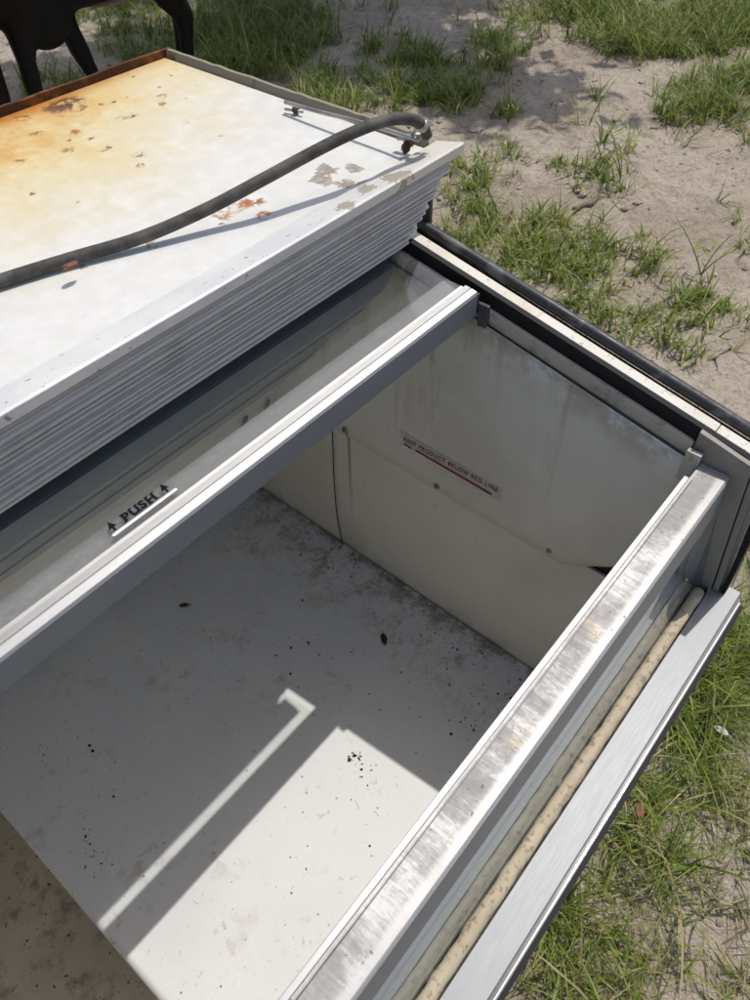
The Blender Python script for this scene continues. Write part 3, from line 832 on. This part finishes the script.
prism('pane', [(0.4136, zg(0.4136)), (0.900, zg(0.900)), (0.900, zg(0.900)-0.004), (0.4136, zg(0.4136)-0.004)], LX0+0.012, LX1-0.0005, M['lid_glass'], lid)
for xa, xb in ((LX0, LX0+0.0115),):
    prism('side_frame', [(0.4136, zg(0.4136)+0.0015), (0.900, zg(0.900)+0.0015), (0.900, zg(0.900)-0.010), (0.4136, zg(0.4136)-0.010)], xa, xb, M['post'], lid, 0.0006)
prism('end_cap', [(0.3895, -0.5165), (0.3900, -0.4900), (0.4380, zg(0.438)-0.0065), (0.4380, zg(0.438)-0.0140), (0.4000, -0.5165)], LX1+0.0001, LX1+0.0060, M['dark_metal'], lid, 0.0006)
def G(x, y, e=0.0006): return C(x, y, zg(y)+e)
push = mesh_from('push_label', [G(0.150, 0.4190), G(0.226, 0.4190), G(0.226, 0.4400), G(0.150, 0.4400)], [(0, 1, 2, 3)], M['push_film'], lid)
tag(push, 'small clear label reading PUSH between two arrows')
mesh_from('white_bar', [G(0.1545, 0.4196, .001), G(0.2215, 0.4196, .001), G(0.2230, 0.4210, .001), G(0.2215, 0.4225, .001), G(0.1545, 0.4225, .001), G(0.1530, 0.4210, .001)], [(0, 1, 2, 3, 4, 5)], M['white_ink'], push)
upv = Vector((0, 1, SL))
text_mesh('push_lettering', 'PUSH', 0.0112, G(0.1700, 0.4246, .001), (1, 0, 0), upv, M['black_ink'], push, 0.0005, 0.0340, space=1.15)
for (xa, dx_) in ((0.1700, 0.0340),):
    # slab serifs of P, U, H
    for fx in (0.00, 0.27, 0.44, 0.80, 0.97):
        for yy in (0.4241, 0.4316):
            cx_ = xa+dx_*fx+0.001
            mesh_from('serif', [G(cx_-.0016, yy, .0012), G(cx_+.0016, yy, .0012), G(cx_+.0016, yy+.0012, .0012), G(cx_-.0016, yy+.0012, .0012)], [(0, 1, 2, 3)], M['black_ink'], push)
for ax_ in (0.1590, 0.2150):
    pts = [(-.0012, 0), (.0012, 0), (.0012, .0050), (.0046, .0042), (0, .0135), (-.0046, .0042), (-.0012, .0050)]
    mesh_from('arrow', [G(ax_+a*.85, 0.4236+b*.80, .0011) for a, b in pts], [tuple(range(7))], M['black_ink'], push)

# ------------------------------------------------------------------ hose and wire latch on the deck
def at(u, v, h): return on_z(u, v, H+ZT+h)
hose = empty('rubber_hose', at(0, 283, 0.0), 'weathered grey rubber hose arching across the rusty white freezer deck', 'hose')
hp = smooth_path([at(-620, 500, 0.0066), at(-460, 452, 0.0066), at(-300, 388, 0.0066), at(-160, 335, 0.0066), at(-80, 309, 0.0066), at(0, 281, 0.0066), at(70, 259, 0.0072), at(140, 238, 0.010), at(205, 210, 0.020), at(262, 180, 0.034), at(310, 154, 0.044),
                  at(350, 134, 0.051), at(385, 121, 0.052), at(408, 119, 0.047), at(422, 125, 0.038), at(427, 136, 0.025)], 8)
tube('hose_tube', hp, 0.0058, M['hose'], hose, 20)
clampb = bmesh.new()
c0, c1 = hp[-10], hp[-7]
bm_tube(clampb, [c0+(c1-c0)*k for k in (0.0, 0.33, 0.66, 1.0)], 0.0065, 20)
link('clamp_band', clampb, M['wire'], hose, True)
latch = empty('wire_latch', at(410, 140, 0.0), 'rusty bolt bracket with bent wire hook at the end of the grey hose', 'latch')
tube('wire_rod', smooth_path([at(285, 102, 0.012), at(320, 112, 0.015), at(352, 120, 0.018), at(390, 131, 0.020), at(418, 140, 0.022)], 5), 0.0024, M['wire'], latch, 8)
tube('wire_hook', smooth_path([at(404, 140, 0.016), at(413, 134, 0.024), at(416, 127, 0.034), at(421, 122, 0.038), at(428, 122, 0.036), at(432, 125, 0.030)], 6), 0.0020, M['wire'], latch, 8)
tube('wire_stub', [at(285, 109, 0.004), at(303, 112, 0.005)], 0.0016, M['wire'], latch, 8)
def lump(name, p, r, mat, parent, seed, sq=(1, 1, 1)):
    rng = random.Random(seed); bm = bmesh.new()
    bmesh.ops.create_icosphere(bm, subdivisions=2, radius=1)
    for v in bm.verts:
        k = 1+rng.uniform(-.22, .22)
        v.co = Vector((v.co.x*r*sq[0]*k, v.co.y*r*sq[1]*k, v.co.z*r*sq[2]*k))+Vector(p)
    return link(name, bm, mat, parent, False)
lump('bolt_nub', at(296, 110, 0.005), 0.0046, M['bolt'], latch, 3, (1, 1, .8))
lump('bracket_foot', at(406, 148, 0.010), 0.0062, M['bolt'], latch, 4, (.8, .8, 1.1))
bm = bmesh.new(); bm_tube(bm, [at(398, 137, 0.014), at(424, 136, 0.020)], 0.0036, 8)
link('bracket_bolt', bm, M['wire'], latch, True)
box('bracket_plate', at(401, 147, 0).x, at(401, 147, 0).x+0.012, at(408, 147, 0).y-0.003, at(408, 147, 0).y+0.003, ZT+0.0005, ZT+0.014, M['bolt'], latch, 0.001)
tag(lump('rust_flake', at(70, 266, 0.0150), 0.0052, M['red_leaf'], None, 9, (1.5, .7, .5)), 'small reddish brown flake lying on the left of the hose', 'flake')

# ------------------------------------------------------------------ things lying in the tub
def leaf(name, p, L, W, ang, mat, label, cat, curl=0.25, tilt=0.0, lift=0.0015):
    n = 8; V, F = [], []
    for i in range(n+1):
        s = i/n
        w = W*math.sin(math.pi*s)**0.75*(1-0.25*s)+0.0003
        z = curl*L*(s-0.5)**2
        for q in (-1, 0, 1):
            V.append(Vector(((s-0.5)*L, q*w/2, z+abs(q)*w*0.28)))
    for i in range(n):
        for q in range(2):
            a = i*3+q; F.append((a, a+1, a+4, a+3))
    stem = [Vector((-0.5*L-0.22*L*k, 0.05*L*k, curl*L*0.25+0.02*L*k)) for k in (0, .5, 1)]
    b = len(V)
    for s_ in stem:
        V += [s_+Vector((0, .0006, 0)), s_-Vector((0, .0006, 0))]
    F += [(b, b+1, b+3, b+2), (b+2, b+3, b+5, b+4)]
    zmin = min(v.z for v in V)
    m = Matrix.Translation(Vector(p)+Vector((0, 0, lift-zmin))) @ Matrix.Rotation(ang, 4, 'Z') @ Matrix.Rotation(tilt, 4, 'X')
    o = mesh_from(name, [m @ v for v in V], F, mat, None, True)
    md = o.modifiers.new('thick', 'SOLIDIFY'); md.thickness = 0.0007
    return tag(o, label, cat)
leaf('dead_leaf', on_z(184, 606, H+ZF), 0.019, 0.009, 2.40, M['dead_leaf'], 'small dark curled leaf on the floor near the lid rail', 'leaf')
leaf('dead_leaf', on_z(384, 640, H+ZF), 0.026, 0.012, -2.25, M['dead_leaf'], 'dead brown leaf with stem on the floor near the right wall', 'leaf')
tag(lump('paint_chip', on_z(97, 939, H+ZF-0.247), 0.0075, M['chip'], None, 12, (1, .8, .35)), 'pale chip on the dirty well floor beside the floor panel edge', 'chip')

def debris():
    rng = random.Random(21)
    V, F = [], []
    def fleck(x, y, z, r):
        k = rng.randint(4, 6); b = len(V); a0 = rng.uniform(0, 6.28); el = rng.choice((0.3, 0.35, 0.5, 0.9)); r = r*rng.choice((0.6, 0.8, 1.0, 1.5)); ro = rng.uniform(0, 3.14)
        h = r*rng.uniform(0.25, 0.7)
        for lev, f in ((0.0, 1.0), (h, 0.7)):
            for i in range(k):
                a = a0+6.283*i/k; q = r*f*rng.uniform(0.7, 1.25)
                px, py = q*math.cos(a), q*el*math.sin(a)
                V.append((x+px*math.cos(ro)-py*math.sin(ro), y+px*math.sin(ro)+py*math.cos(ro), z+lev+0.0002))
        F.append(tuple(range(b+k, b+2*k)))
        for i in range(k): F.append((b+i, b+(i+1) % k, b+k+(i+1) % k, b+k+i))
    zf = H+ZF
    for (u, v, n, su, sv, r) in ((88, 842, 16, 5, 16, .0022), (92, 868, 10, 12, 12, .0018), (110, 845, 8, 18, 18, .0016), (355, 757, 14, 4, 5, .0026), (368, 768, 8, 12, 14, .0016), (370, 790, 8, 10, 14, .0014),
                                  (335, 645, 10, 40, 25, .0020), (300, 590, 14, 45, 35, .0018), (400, 690, 18, 45, 35, .0018), (450, 700, 16, 40, 30, .0018), (350, 560, 24, 30, 22, .0018),
                                  (60, 740, 8, 40, 40, .0018), (45, 755, 6, 6, 10, .0018), (240, 660, 8, 30, 30, .0018), (290, 800, 16, 60, 60, .0014), (250, 900, 10, 60, 50, .0014), (430, 640, 22, 40, 28, .0018),
                                  (200, 700, 6, 60, 40, .0014), (145, 655, 6, 25, 12, .0012), (318, 705, 5, 6, 5, .0020), (100, 800, 8, 50, 40, .0013), (470, 720, 10, 15, 15, .0018), (500, 690, 10, 18, 12, .0018)):
        for i in range(n):
            for _ in range(20):
                p = on_z(u+rng.gauss(0, su*0.7), v+rng.gauss(0, sv*0.7), zf)
                if -0.055 < p.x < 0.632 and 0.115 < p.y < 0.855: break
            else: continue
            fleck(p.x, p.y, zf, r*rng.uniform(0.45, 1.15))
    for i in range(120):                        # along the wall joint
        y = rng.uniform(0.12, 0.85); x = 0.634-abs(rng.gauss(0, 0.03))
        fleck(x, y, zf, rng.uniform(.0007, .0020))
    for i in range(260):
        x = rng.uniform(-0.72, -0.075); y = rng.uniform(0.115, 0.85)
        fleck(x, y, H-1.40, rng.uniform(.001, .0030))
    o = mesh_from('floor_debris', V, F, M['debris'])
    tag(o, 'dark crumbs of dirt scattered over the freezer floor', 'debris', None, 'stuff')
debris()

# ------------------------------------------------------------------ grass, straw, clods
FREEZER = (XL-0.02, 0.69, -0.005, 0.95)
PATCH = [  # photograph ellipses: u, v, ru, rv, density, height
    (255, 40, 75, 52, 1.0, .30), (330, 95, 40, 35, .8, .24), (150, 35, 55, 38, .55, .22), (55, 90, 35, 18, .55, .16), (120, 5, 60, 14, .6, .25),
    (425, 82, 62, 34, 1.0, .22), (492, 58, 30, 24, .75, .22), (375, 60, 25, 30, .45, .2), (505, 113, 16, 12, .7, .15),
    (600, 14, 60, 26, 1.0, .30), (650, 36, 60, 30, 1.0, .30), (715, 22, 60, 40, 1.0, .30), (530, 20, 40, 18, .7, .25),
    (722, 98, 52, 34, 1.0, .24), (690, 110, 30, 20, .9, .22), (745, 130, 25, 16, .6, .18),
    (600, 178, 44, 24, .75, .15), (565, 175, 22, 18, .5, .14), (495, 165, 40, 22, .45, .13), (470, 190, 28, 22, .6, .15),
    (480, 225, 52, 30, .85, .17), (530, 245, 60, 34, .95, .18), (600, 250, 50, 34, .9, .18), (560, 280, 70, 26, .85, .17), (640, 275, 40, 24, .35, .12),
    (640, 320, 46, 26, .75, .15), (705, 305, 40, 26, .75, .15), (690, 350, 30, 16, .5, .12), (745, 315, 20, 25, .5, .12), (725, 215, 22, 26, .30, .16), (745, 185, 12, 14, .4, .14), (745, 250, 14, 20, .3, .12),
    (700, 675, 60, 50, 0.53, .20), (690, 740, 50, 50, 0.46, .20), (735, 660, 30, 60, 0.43, .2), (640, 790, 40, 50, 0.37, .16), (600, 860, 40, 50, 0.46, .15), (575, 930, 45, 50, 0.53, .13), (560, 985, 60, 30, 0.56, .13), (620, 975, 30, 30, 0.25, .13), (740, 820, 25, 40, 0.22, .18), (650, 870, 30, 40, 0.31, .17), (700, 900, 30, 40, 0.14, .16), (670, 960, 30, 30, 0.22, .14), (735, 985, 25, 20, 0.25, .13), (700, 800, 40, 20, 0.22, .2),
]
PA = np.array(PATCH)
def vnoise(x, y, s, seed):
    r = np.random.RandomState(seed); g = r.rand(64, 64)
    fx, fy = x*s, y*s
    i, j = np.floor(fx).astype(int), np.floor(fy).astype(int)
    u, v = fx-i, fy-j; u = u*u*(3-2*u); v = v*v*(3-2*v)
    a = lambda p, q: g[p % 64, q % 64]
    return (a(i, j)*(1-u)+a(i+1, j)*u)*(1-v)+(a(i, j+1)*(1-u)+a(i+1, j+1)*u)*v
def grass_density(x, y):
    P = np.stack([x, y, np.zeros_like(x)], 1)
    uv, dep = project(P)
    inside = (dep > 0.2) & (uv[:, 0] > -40) & (uv[:, 0] < 790) & (uv[:, 1] > -15) & (uv[:, 1] < 1040)
    du = (uv[:, None, 0]-PA[None, :, 0])/PA[None, :, 2]; dv = (uv[:, None, 1]-PA[None, :, 1])/PA[None, :, 3]
    r2 = du*du+dv*dv
    nz = vnoise(x, y, 7.0, 3)*0.6+vnoise(x, y, 17.0, 5)*0.4
    f = np.clip(1.05-r2+(nz[:, None]-0.5)*2.4, 0, 1)*PA[None, :, 4]
    k = f.argmax(1); d = f.max(1); hgt = PA[k, 5]
    d = np.where(inside, np.maximum(d, 0.012*(nz > 0.55)), np.clip((vnoise(x, y, 0.9, 8)-0.42)*3, 0, 0.8)*np.clip(nz*1.6-0.3, 0, 1))
    hgt = np.where(inside, hgt, 0.22)
    return d, hgt
def outside_freezer(x, y):
    return ~((x > FREEZER[0]) & (x < FREEZER[1]) & (y > FREEZER[2]) & (y < FREEZER[3]))

def blades(name, x, y, hgt, mat, rng, lean, width, label, cat, flat=False):
    n = len(x)
    width = np.where((y < 0.02) & (x < 1.9), 0.0034, width)         # fine-bladed grass along the front of the cabinet
    ang = rng.uniform(0, 2*np.pi, n)
    L = hgt*rng.uniform(0.45, 1.15, n)
    w = width*rng.choice([0.5, 0.7, 0.9, 1.2, 1.7], n)*rng.uniform(0.8, 1.2, n)
    ln = np.clip(rng.normal(lean, 0.22, n), 0.05, 1.45)       # lean angle at the root
    crv = rng.uniform(0.4, 2.0, n)*(0.2 if flat else 1.0)
    S = 4
    z0 = ground_h(x, y)-0.003
    dirx, diry = np.cos(ang), np.sin(ang)
    ca = ang+np.pi/2+rng.uniform(-.5, .5, n)
    sx, sy = np.cos(ca), np.sin(ca)
    V = np.zeros((n, 2*S+1, 3))
    px, py, pz = x.copy(), y.copy(), z0+(0.006 if flat else 0)
    th = ln.copy()
    for s in range(S+1):
        f = s/S
        ww = w*(1-0.85*f**1.4)*0.5
        if s < S:
            V[:, 2*s] = np.stack([px-sx*ww, py-sy*ww, pz], 1); V[:, 2*s+1] = np.stack([px+sx*ww, py+sy*ww, pz], 1)
        else:
            V[:, 2*S] = np.stack([px, py, pz], 1)
        st = L/S
        px = px+np.sin(th)*dirx*st; py = py+np.sin(th)*diry*st
        pz = np.maximum(pz+np.cos(th)*st, z0+0.002)
        th = np.minimum(th+crv/S, 2.2)
    base = (np.arange(n)*(2*S+1))[:, None]
    quads = np.concatenate([base+np.array([[2*s, 2*s+1, 2*s+3, 2*s+2]]) for s in range(S-1)], 0)
    tris = base+np.array([[2*S-2, 2*S-1, 2*S]])
    me = bpy.data.meshes.new(name)
    nv = n*(2*S+1); nq, nt = len(quads), len(tris)
    me.vertices.add(nv); me.vertices.foreach_set('co', V.reshape(-1).astype(np.float32))
    loops = np.concatenate([quads.reshape(-1), tris.reshape(-1)]).astype(np.int32)
    me.loops.add(len(loops)); me.loops.foreach_set('vertex_index', loops)
    me.polygons.add(nq+nt)
    starts = np.concatenate([np.arange(nq)*4, nq*4+np.arange(nt)*3]).astype(np.int32)
    me.polygons.foreach_set('loop_start', starts)
    me.update(calc_edges=True); me.validate()
    o = bpy.data.objects.new(name, me); me.materials.append(mat); COL.objects.link(o)
    return tag(o, label, cat, None, 'stuff')

def sow():
    rng = np.random.RandomState(11)
    # tufts: clump centres first, then blades round each centre
    N = 76000
    x = rng.uniform(-1.6, 8.0, N); y = rng.uniform(-1.4, 8.0, N)
    near = rng.uniform(0, 1, N)
    d, h = grass_density(x, y)
    uv, dep = project(np.stack([x, y, np.zeros(N)], 1))
    vis = (uv[:, 0] > -60) & (uv[:, 0] < 810) & (uv[:, 1] > -80) & (uv[:, 1] < 1060) & (dep > .2)
    keep = (near < d*np.where(vis, 0.92, 0.10)) & outside_freezer(x, y)
    x, y, h = x[keep], y[keep], h[keep]
    cnt = rng.randint(5, 14, len(x))
    xi = np.repeat(x, cnt)+rng.normal(0, 0.016, cnt.sum()); yi = np.repeat(y, cnt)+rng.normal(0, 0.016, cnt.sum())
    hi = np.repeat(h*rng.uniform(0.35, 1.05, len(h)), cnt)
    ok = outside_freezer(xi, yi); xi, yi, hi = xi[ok], yi[ok], hi[ok]
    # near the front of the cabinet: many more, finer tufts
    n2 = 9500
    xa = rng.uniform(0.15, 1.7, n2); ya = rng.uniform(-0.75, 0.05, n2)
    da, ha = grass_density(xa, ya)
    k = (rng.uniform(0, 1, n2) < da*0.55) & outside_freezer(xa, ya)
    xa, ya, ha = xa[k], ya[k], ha[k]
    c2 = rng.randint(4, 10, len(xa))
    xb = np.repeat(xa, c2)+rng.normal(0, 0.010, c2.sum()); yb_ = np.repeat(ya, c2)+rng.normal(0, 0.010, c2.sum())
    hb = np.repeat(ha*rng.uniform(0.5, 1.25, len(ha)), c2)
    ok = outside_freezer(xb, yb_)
    xi = np.concatenate([xi, xb[ok]]); yi = np.concatenate([yi, yb_[ok]]); hi = np.concatenate([hi, hb[ok]])
    blades('grass', xi, yi, hi, M['grass'], rng, 0.55, 0.0058, 'green grass growing in tufts over the sandy soil', 'grass')
    # straw lying on the ground
    n3 = 20000
    xs = rng.uniform(0.1, 6.5, n3); ys = rng.uniform(-0.9, 6.0, n3)
    ds, hs = grass_density(xs, ys)
    k = (rng.uniform(0, 1, n3) < 0.16+0.40*ds) & outside_freezer(xs, ys)
    xs, ys = xs[k], ys[k]
    n4 = 2300
    xn = rng.uniform(0.2, 1.6, n4); yn = rng.uniform(-0.7, -0.01, n4); ok = outside_freezer(xn, yn)
    xs = np.concatenate([xs, xn[ok]]); ys = np.concatenate([ys, yn[ok]])
    blades('dry_straw', xs, ys, np.full(len(xs), 0.10), M['straw'], rng, 1.35, 0.0028, 'dry straw and dead blades lying on the soil', 'straw', True)
    return len(xi)
NB = sow()

def clods():
    rng = random.Random(31); V, F = [], []
    tmp = bmesh.new(); bmesh.ops.create_icosphere(tmp, subdivisions=1, radius=1)
    tv = [v.co.copy() for v in tmp.verts]; tf = [[v.index for v in f.verts] for f in tmp.faces]; tmp.free()
    for i in range(8500):
        x = rng.uniform(0.3, 6.2); y = rng.uniform(-0.8, 5.5)
        if FREEZER[0] < x < FREEZER[1]+.02 and FREEZER[2]-.02 < y < FREEZER[3]+.02: continue
        r = min(0.022, 0.0028*math.exp(abs(rng.gauss(0, 0.75)))); b = len(V)
        z = float(ground_h(np.array(x), np.array(y)))
        sx, sy, sz = rng.uniform(.7, 1.4), rng.uniform(.7, 1.4), rng.uniform(.35, .8)
        for v in tv:
            k = r*rng.uniform(.75, 1.25); V.append((x+v.x*k*sx, y+v.y*k*sy, z+v.z*k*sz+r*0.1))
        F.extend([tuple(b+q for q in f) for f in tf])
    tag(mesh_from('soil_clods', V, F, M['clod']), 'small clods and crumbs of soil on the bare sand', 'clods', None, 'stuff')
clods()

def gz(p, e=0.0): return Vector((p.x, p.y, float(ground_h(np.array(p.x), np.array(p.y)))+e))
tg = smooth_path([gz(on_z(u, v, 0), e) for u, v, e in ((573, 213, .010), (583, 209, .014), (592, 206, .013), (598, 200, .020))], 5)
tag(tube('twig', tg, [0.010, 0.010] + [0.009]*(len(tg)-4) + [0.006, 0.004], M['twig'], None, 8), 'bent grey twig on the sand behind the grass tufts', 'twig')
tag(lump('clod_of_earth', gz(on_z(478, 128, 0), 0.004), 0.045, M['clod'], None, 41, (1.3, .8, .25)), 'flat pale clod of earth on the sand just right of the deck corner', 'clod')
leaf('fallen_leaf', gz(on_z(634, 818, 0), 0.03), 0.040, 0.020, 0.4, M['red_leaf'], 'reddish fallen leaf in the grass below the ledge', 'leaf')
leaf('fallen_leaf', gz(on_z(712, 742, 0), 0.05), 0.034, 0.018, 1.6, M['chip'], 'pale dry leaf in the grass at the right edge', 'leaf')
tag(lump('clod_of_earth', gz(on_z(748, 858, 0), 0.006), 0.014, M['clod'], None, 43, (1, 1, .7)), 'dark round clod at the right edge of the sandy patch', 'clod')

def weed(u, v, hgt, seed, label, n=6):
    rng = random.Random(seed); p = gz(on_z(u, v, 0))
    w = empty('weed', p, label, 'weed', 'weeds on the bare sand')
    for i in range(n):
        a = rng.uniform(0, 6.28); l = hgt*rng.uniform(.55, 1.0); t = rng.uniform(.1, .55)
        d = Vector((math.cos(a)*math.sin(t), math.sin(a)*math.sin(t), math.cos(t)))
        pts = [p+d*l*s+Vector((math.cos(a), math.sin(a), -.3))*l*0.22*s*s for s in (0, .25, .5, .75, 1)]
        tube('stem', pts, [.0028, .0025, .0021, .0016, .0008], M['grass'], w, 5)
        for k in range(3):
            s = rng.uniform(.35, .95); q = p+d*l*s+Vector((math.cos(a), math.sin(a), -.3))*l*0.22*s*s
            b = rng.uniform(0, 6.28); e = Vector((math.cos(b), math.sin(b), .5))*l*0.22; sd = Vector((-math.sin(b), math.cos(b), 0))*l*.03
            mesh_from('leaf_blade', [q, q+e*.5+sd, q+e, q+e*.5-sd], [(0, 1, 2, 3)], M['grass'], w)
weed(620, 182, 0.26, 3, 'thin sprig of grass alone in the middle of the sand', 4)
weed(702, 272, 0.24, 5, 'tall thin weed stalk on the sand at the right', 3)
weed(508, 124, 0.16, 7, 'small green tuft on bare sand above the deck corner', 9)
weed(655, 262, 0.14, 9, 'leafy little weed on the sand right of the thick grass', 6)

# ------------------------------------------------------------------ the cow behind the freezer
def cow():
    YC = 3.42
    c = empty('cow', (2.1, YC, 0), 'young black cow grazing behind the rusty back edge of the freezer', 'cow')
    bm = bmesh.new()
    def ell(p, r, rot=0.0):
        m = Matrix.Translation(p) @ Matrix.Rotation(rot, 4, 'Y') @ Matrix.Diagonal((*r, 1))
        bmesh.ops.create_icosphere(bm, subdivisions=3, radius=1, matrix=m)
    V = Vector
    ell(V((2.10, YC+.05, .77)), (.46, .235, .265)); ell(V((2.48, YC+.06, .80)), (.24, .215, .27)); ell(V((1.82, YC+.05, .74)), (.24, .21, .27))
    ell(V((1.845, YC-.02, .535)), (.135, .11, .125)); ell(V((2.28, YC+.06, .66)), (.3, .19, .16))
    # neck and lowered head
    bm_tube(bm, [V((1.80, YC+.05, .82)), V((1.66, YC+.04, .74)), V((1.54, YC+.03, .62)), V((1.47, YC+.02, .52))], [.22, .175, .135, .105], 16)
    bm_tube(bm, [V((1.50, YC+.02, .60)), V((1.505, YC, .49)), V((1.52, YC-.02, .37)), V((1.525, YC-.03, .28)), V((1.525, YC-.03, .24))], [.10, .105, .078, .064, .045], 14)
    def leg(pts, rad): bm_tube(bm, [V(p) for p in pts], rad, 12)
    # near foreleg upright, far foreleg trailing back
    leg([(1.74, YC-.04, .72), (1.715, YC-.06, .52), (1.700, YC-.06, .40), (1.695, YC-.06, .34), (1.690, YC-.06, .20), (1.690, YC-.06, .08), (1.675, YC-.06, .0)], [.12, .064, .040, .043, .028, .038, .050])
    leg([(1.90, YC+.04, .74), (1.955, YC+.05, .54), (2.005, YC+.05, .42), (2.020, YC+.05, .36), (2.065, YC+.05, .21), (2.100, YC+.05, .09), (2.105, YC+.05, .0)], [.13, .074, .046, .048, .030, .040, .052])
    # hind legs: thigh, hock pointing back, shank
    for dy, dx in ((0.0, 0.0), (0.20, 0.13)):
        leg([(2.52+dx, YC+dy, .80), (2.47+dx, YC-.02+dy, .62), (2.52+dx, YC-.02+dy, .46), (2.585+dx, YC-.02+dy, .375), (2.575+dx, YC-.02+dy, .29), (2.555+dx, YC-.02+dy, .16), (2.55+dx, YC-.02+dy, .07), (2.535+dx, YC-.02+dy, .0)],
            [.18, .115, .070, .052, .040, .034, .042, .052])
    me = bpy.data.meshes.new('body'); bm.to_mesh(me); bm.free()
    o = bpy.data.objects.new('body', me); COL.objects.link(o)
    r = o.modifiers.new('r', 'REMESH'); r.mode = 'VOXEL'; r.voxel_size = 0.016
    s = o.modifiers.new('s', 'SMOOTH'); s.iterations = 6; s.factor = 0.6
    bpy.context.view_layer.update()
    me2 = bpy.data.meshes.new_from_object(o.evaluated_get(bpy.context.evaluated_depsgraph_get()))
    o.modifiers.clear(); o.data = me2; me2.name = 'body'
    me2.polygons.foreach_set('use_smooth', [True]*len(me2.polygons))
    me2.materials.clear(); me2.materials.append(M['hide'])
    put(o, c)
    for (x, y) in ((1.672, YC-.06), (2.103, YC+.05), (2.532, YC-.02), (2.662, YC+.18)):
        bm = bmesh.new()
        for q in (-1, 1):
            bm_tube(bm, [V((x-.012, y+q*.030, -.004)), V((x-.006, y+q*.028, .03)), V((x+.004, y+q*.026, .062))], [.034, .031, .026], 10)
        link('hoof', bm, M['hoof'], c, True)
    bm = bmesh.new(); bmesh.ops.create_icosphere(bm, subdivisions=3, radius=1, matrix=Matrix.Translation((1.525, YC-.035, .262)) @ Matrix.Diagonal((.068, .062, .052, 1)))
    link('muzzle', bm, M['muzzle'], c, True)
    for q in (-1, 1):
        bm = bmesh.new(); bmesh.ops.create_icosphere(bm, subdivisions=2, radius=1, matrix=Matrix.Translation((1.50, YC+.02+q*.15, .60)) @ Matrix.Rotation(q*.4, 4, 'X') @ Matrix.Diagonal((.022, .075, .038, 1)))
        link('ear', bm, M['hide'], c, True)
        bm = bmesh.new(); bmesh.ops.create_icosphere(bm, subdivisions=2, radius=.014, matrix=Matrix.Translation((1.465, YC+q*.078, .49)))
        link('eye', bm, M['black_ink'], c, True)
    bm = bmesh.new(); bmesh.ops.create_icosphere(bm, subdivisions=2, radius=1, matrix=Matrix.Translation((2.24, YC+.03, .515)) @ Matrix.Diagonal((.15, .10, .022, 1)))
    link('belly_patch', bm, M['pale_skin'], c, True)
    tube('tail', smooth_path([V((2.70, YC+.06, .96)), V((2.78, YC+.06, .90)), V((2.80, YC+.06, .75)), V((2.79, YC+.06, .62))], 5), .02, M['hide'], c, 8)
cow()

# ------------------------------------------------------------------ the tree whose shade dapples the far sand
def tree(base, hgt, crown, nleaf, seed, label, ls=1.0):
    rng = random.Random(seed); nr = np.random.RandomState(seed)
    t = empty('shade_tree', base, label, 'tree', 'shade trees behind the freezer')
    bm = bmesh.new(); b = Vector(base)
    top = Vector((crown[0], crown[1], hgt))
    bm_tube(bm, smooth_path([b-Vector((0, 0, .1)), b+(top-b)*.3+Vector((.1, .1, .3)), b+(top-b)*.65, top], 4), [.22]*4+[.17]*4+[.12]*4+[.06], 10)
    for i in range(9):
        a = rng.uniform(0, 6.28); s = b+(top-b)*rng.uniform(.5, .9)
        e = top+Vector((math.cos(a)*crown[2]*.7, math.sin(a)*crown[3]*.7, rng.uniform(-.8, .9)))
        bm_tube(bm, [s, (s+e)/2+Vector((0, 0, .25)), e], [.06, .04, .015], 6)
    link('trunk', bm, M['bark'], t, True)
    cl = [(nr.normal(0, .5), nr.normal(0, .5), nr.normal(0, .45)) for _ in range(34)]
    P = np.zeros((nleaf, 4, 3))
    for i in range(nleaf):
        c_ = cl[nr.randint(len(cl))]
        p = Vector((crown[0]+(c_[0]+nr.normal(0, .16))*crown[2], crown[1]+(c_[1]+nr.normal(0, .16))*crown[3], hgt+(c_[2]+nr.normal(0, .16))*1.3*ls))
        q = Quaternion(nr.normal(size=4)).normalized(); s = nr.uniform(.05, .11)*ls
        for k, (aa, bb) in enumerate(((-1, 0), (0, -.5), (1, 0), (0, .5))):
            P[i, k] = p+q @ Vector((aa*s, bb*s, 0))
    F = np.arange(nleaf*4).reshape(-1, 4).tolist()
    mesh_from('crown', P.reshape(-1, 3).tolist(), F, M['leaf'], t)
    return t
tree((8.6, 5.4, 0), 4.2, (5.75, 4.30, 1.30, 1.45), 17000, 3, 'leafy tree whose dappled shade falls on the far sand', 1.15)
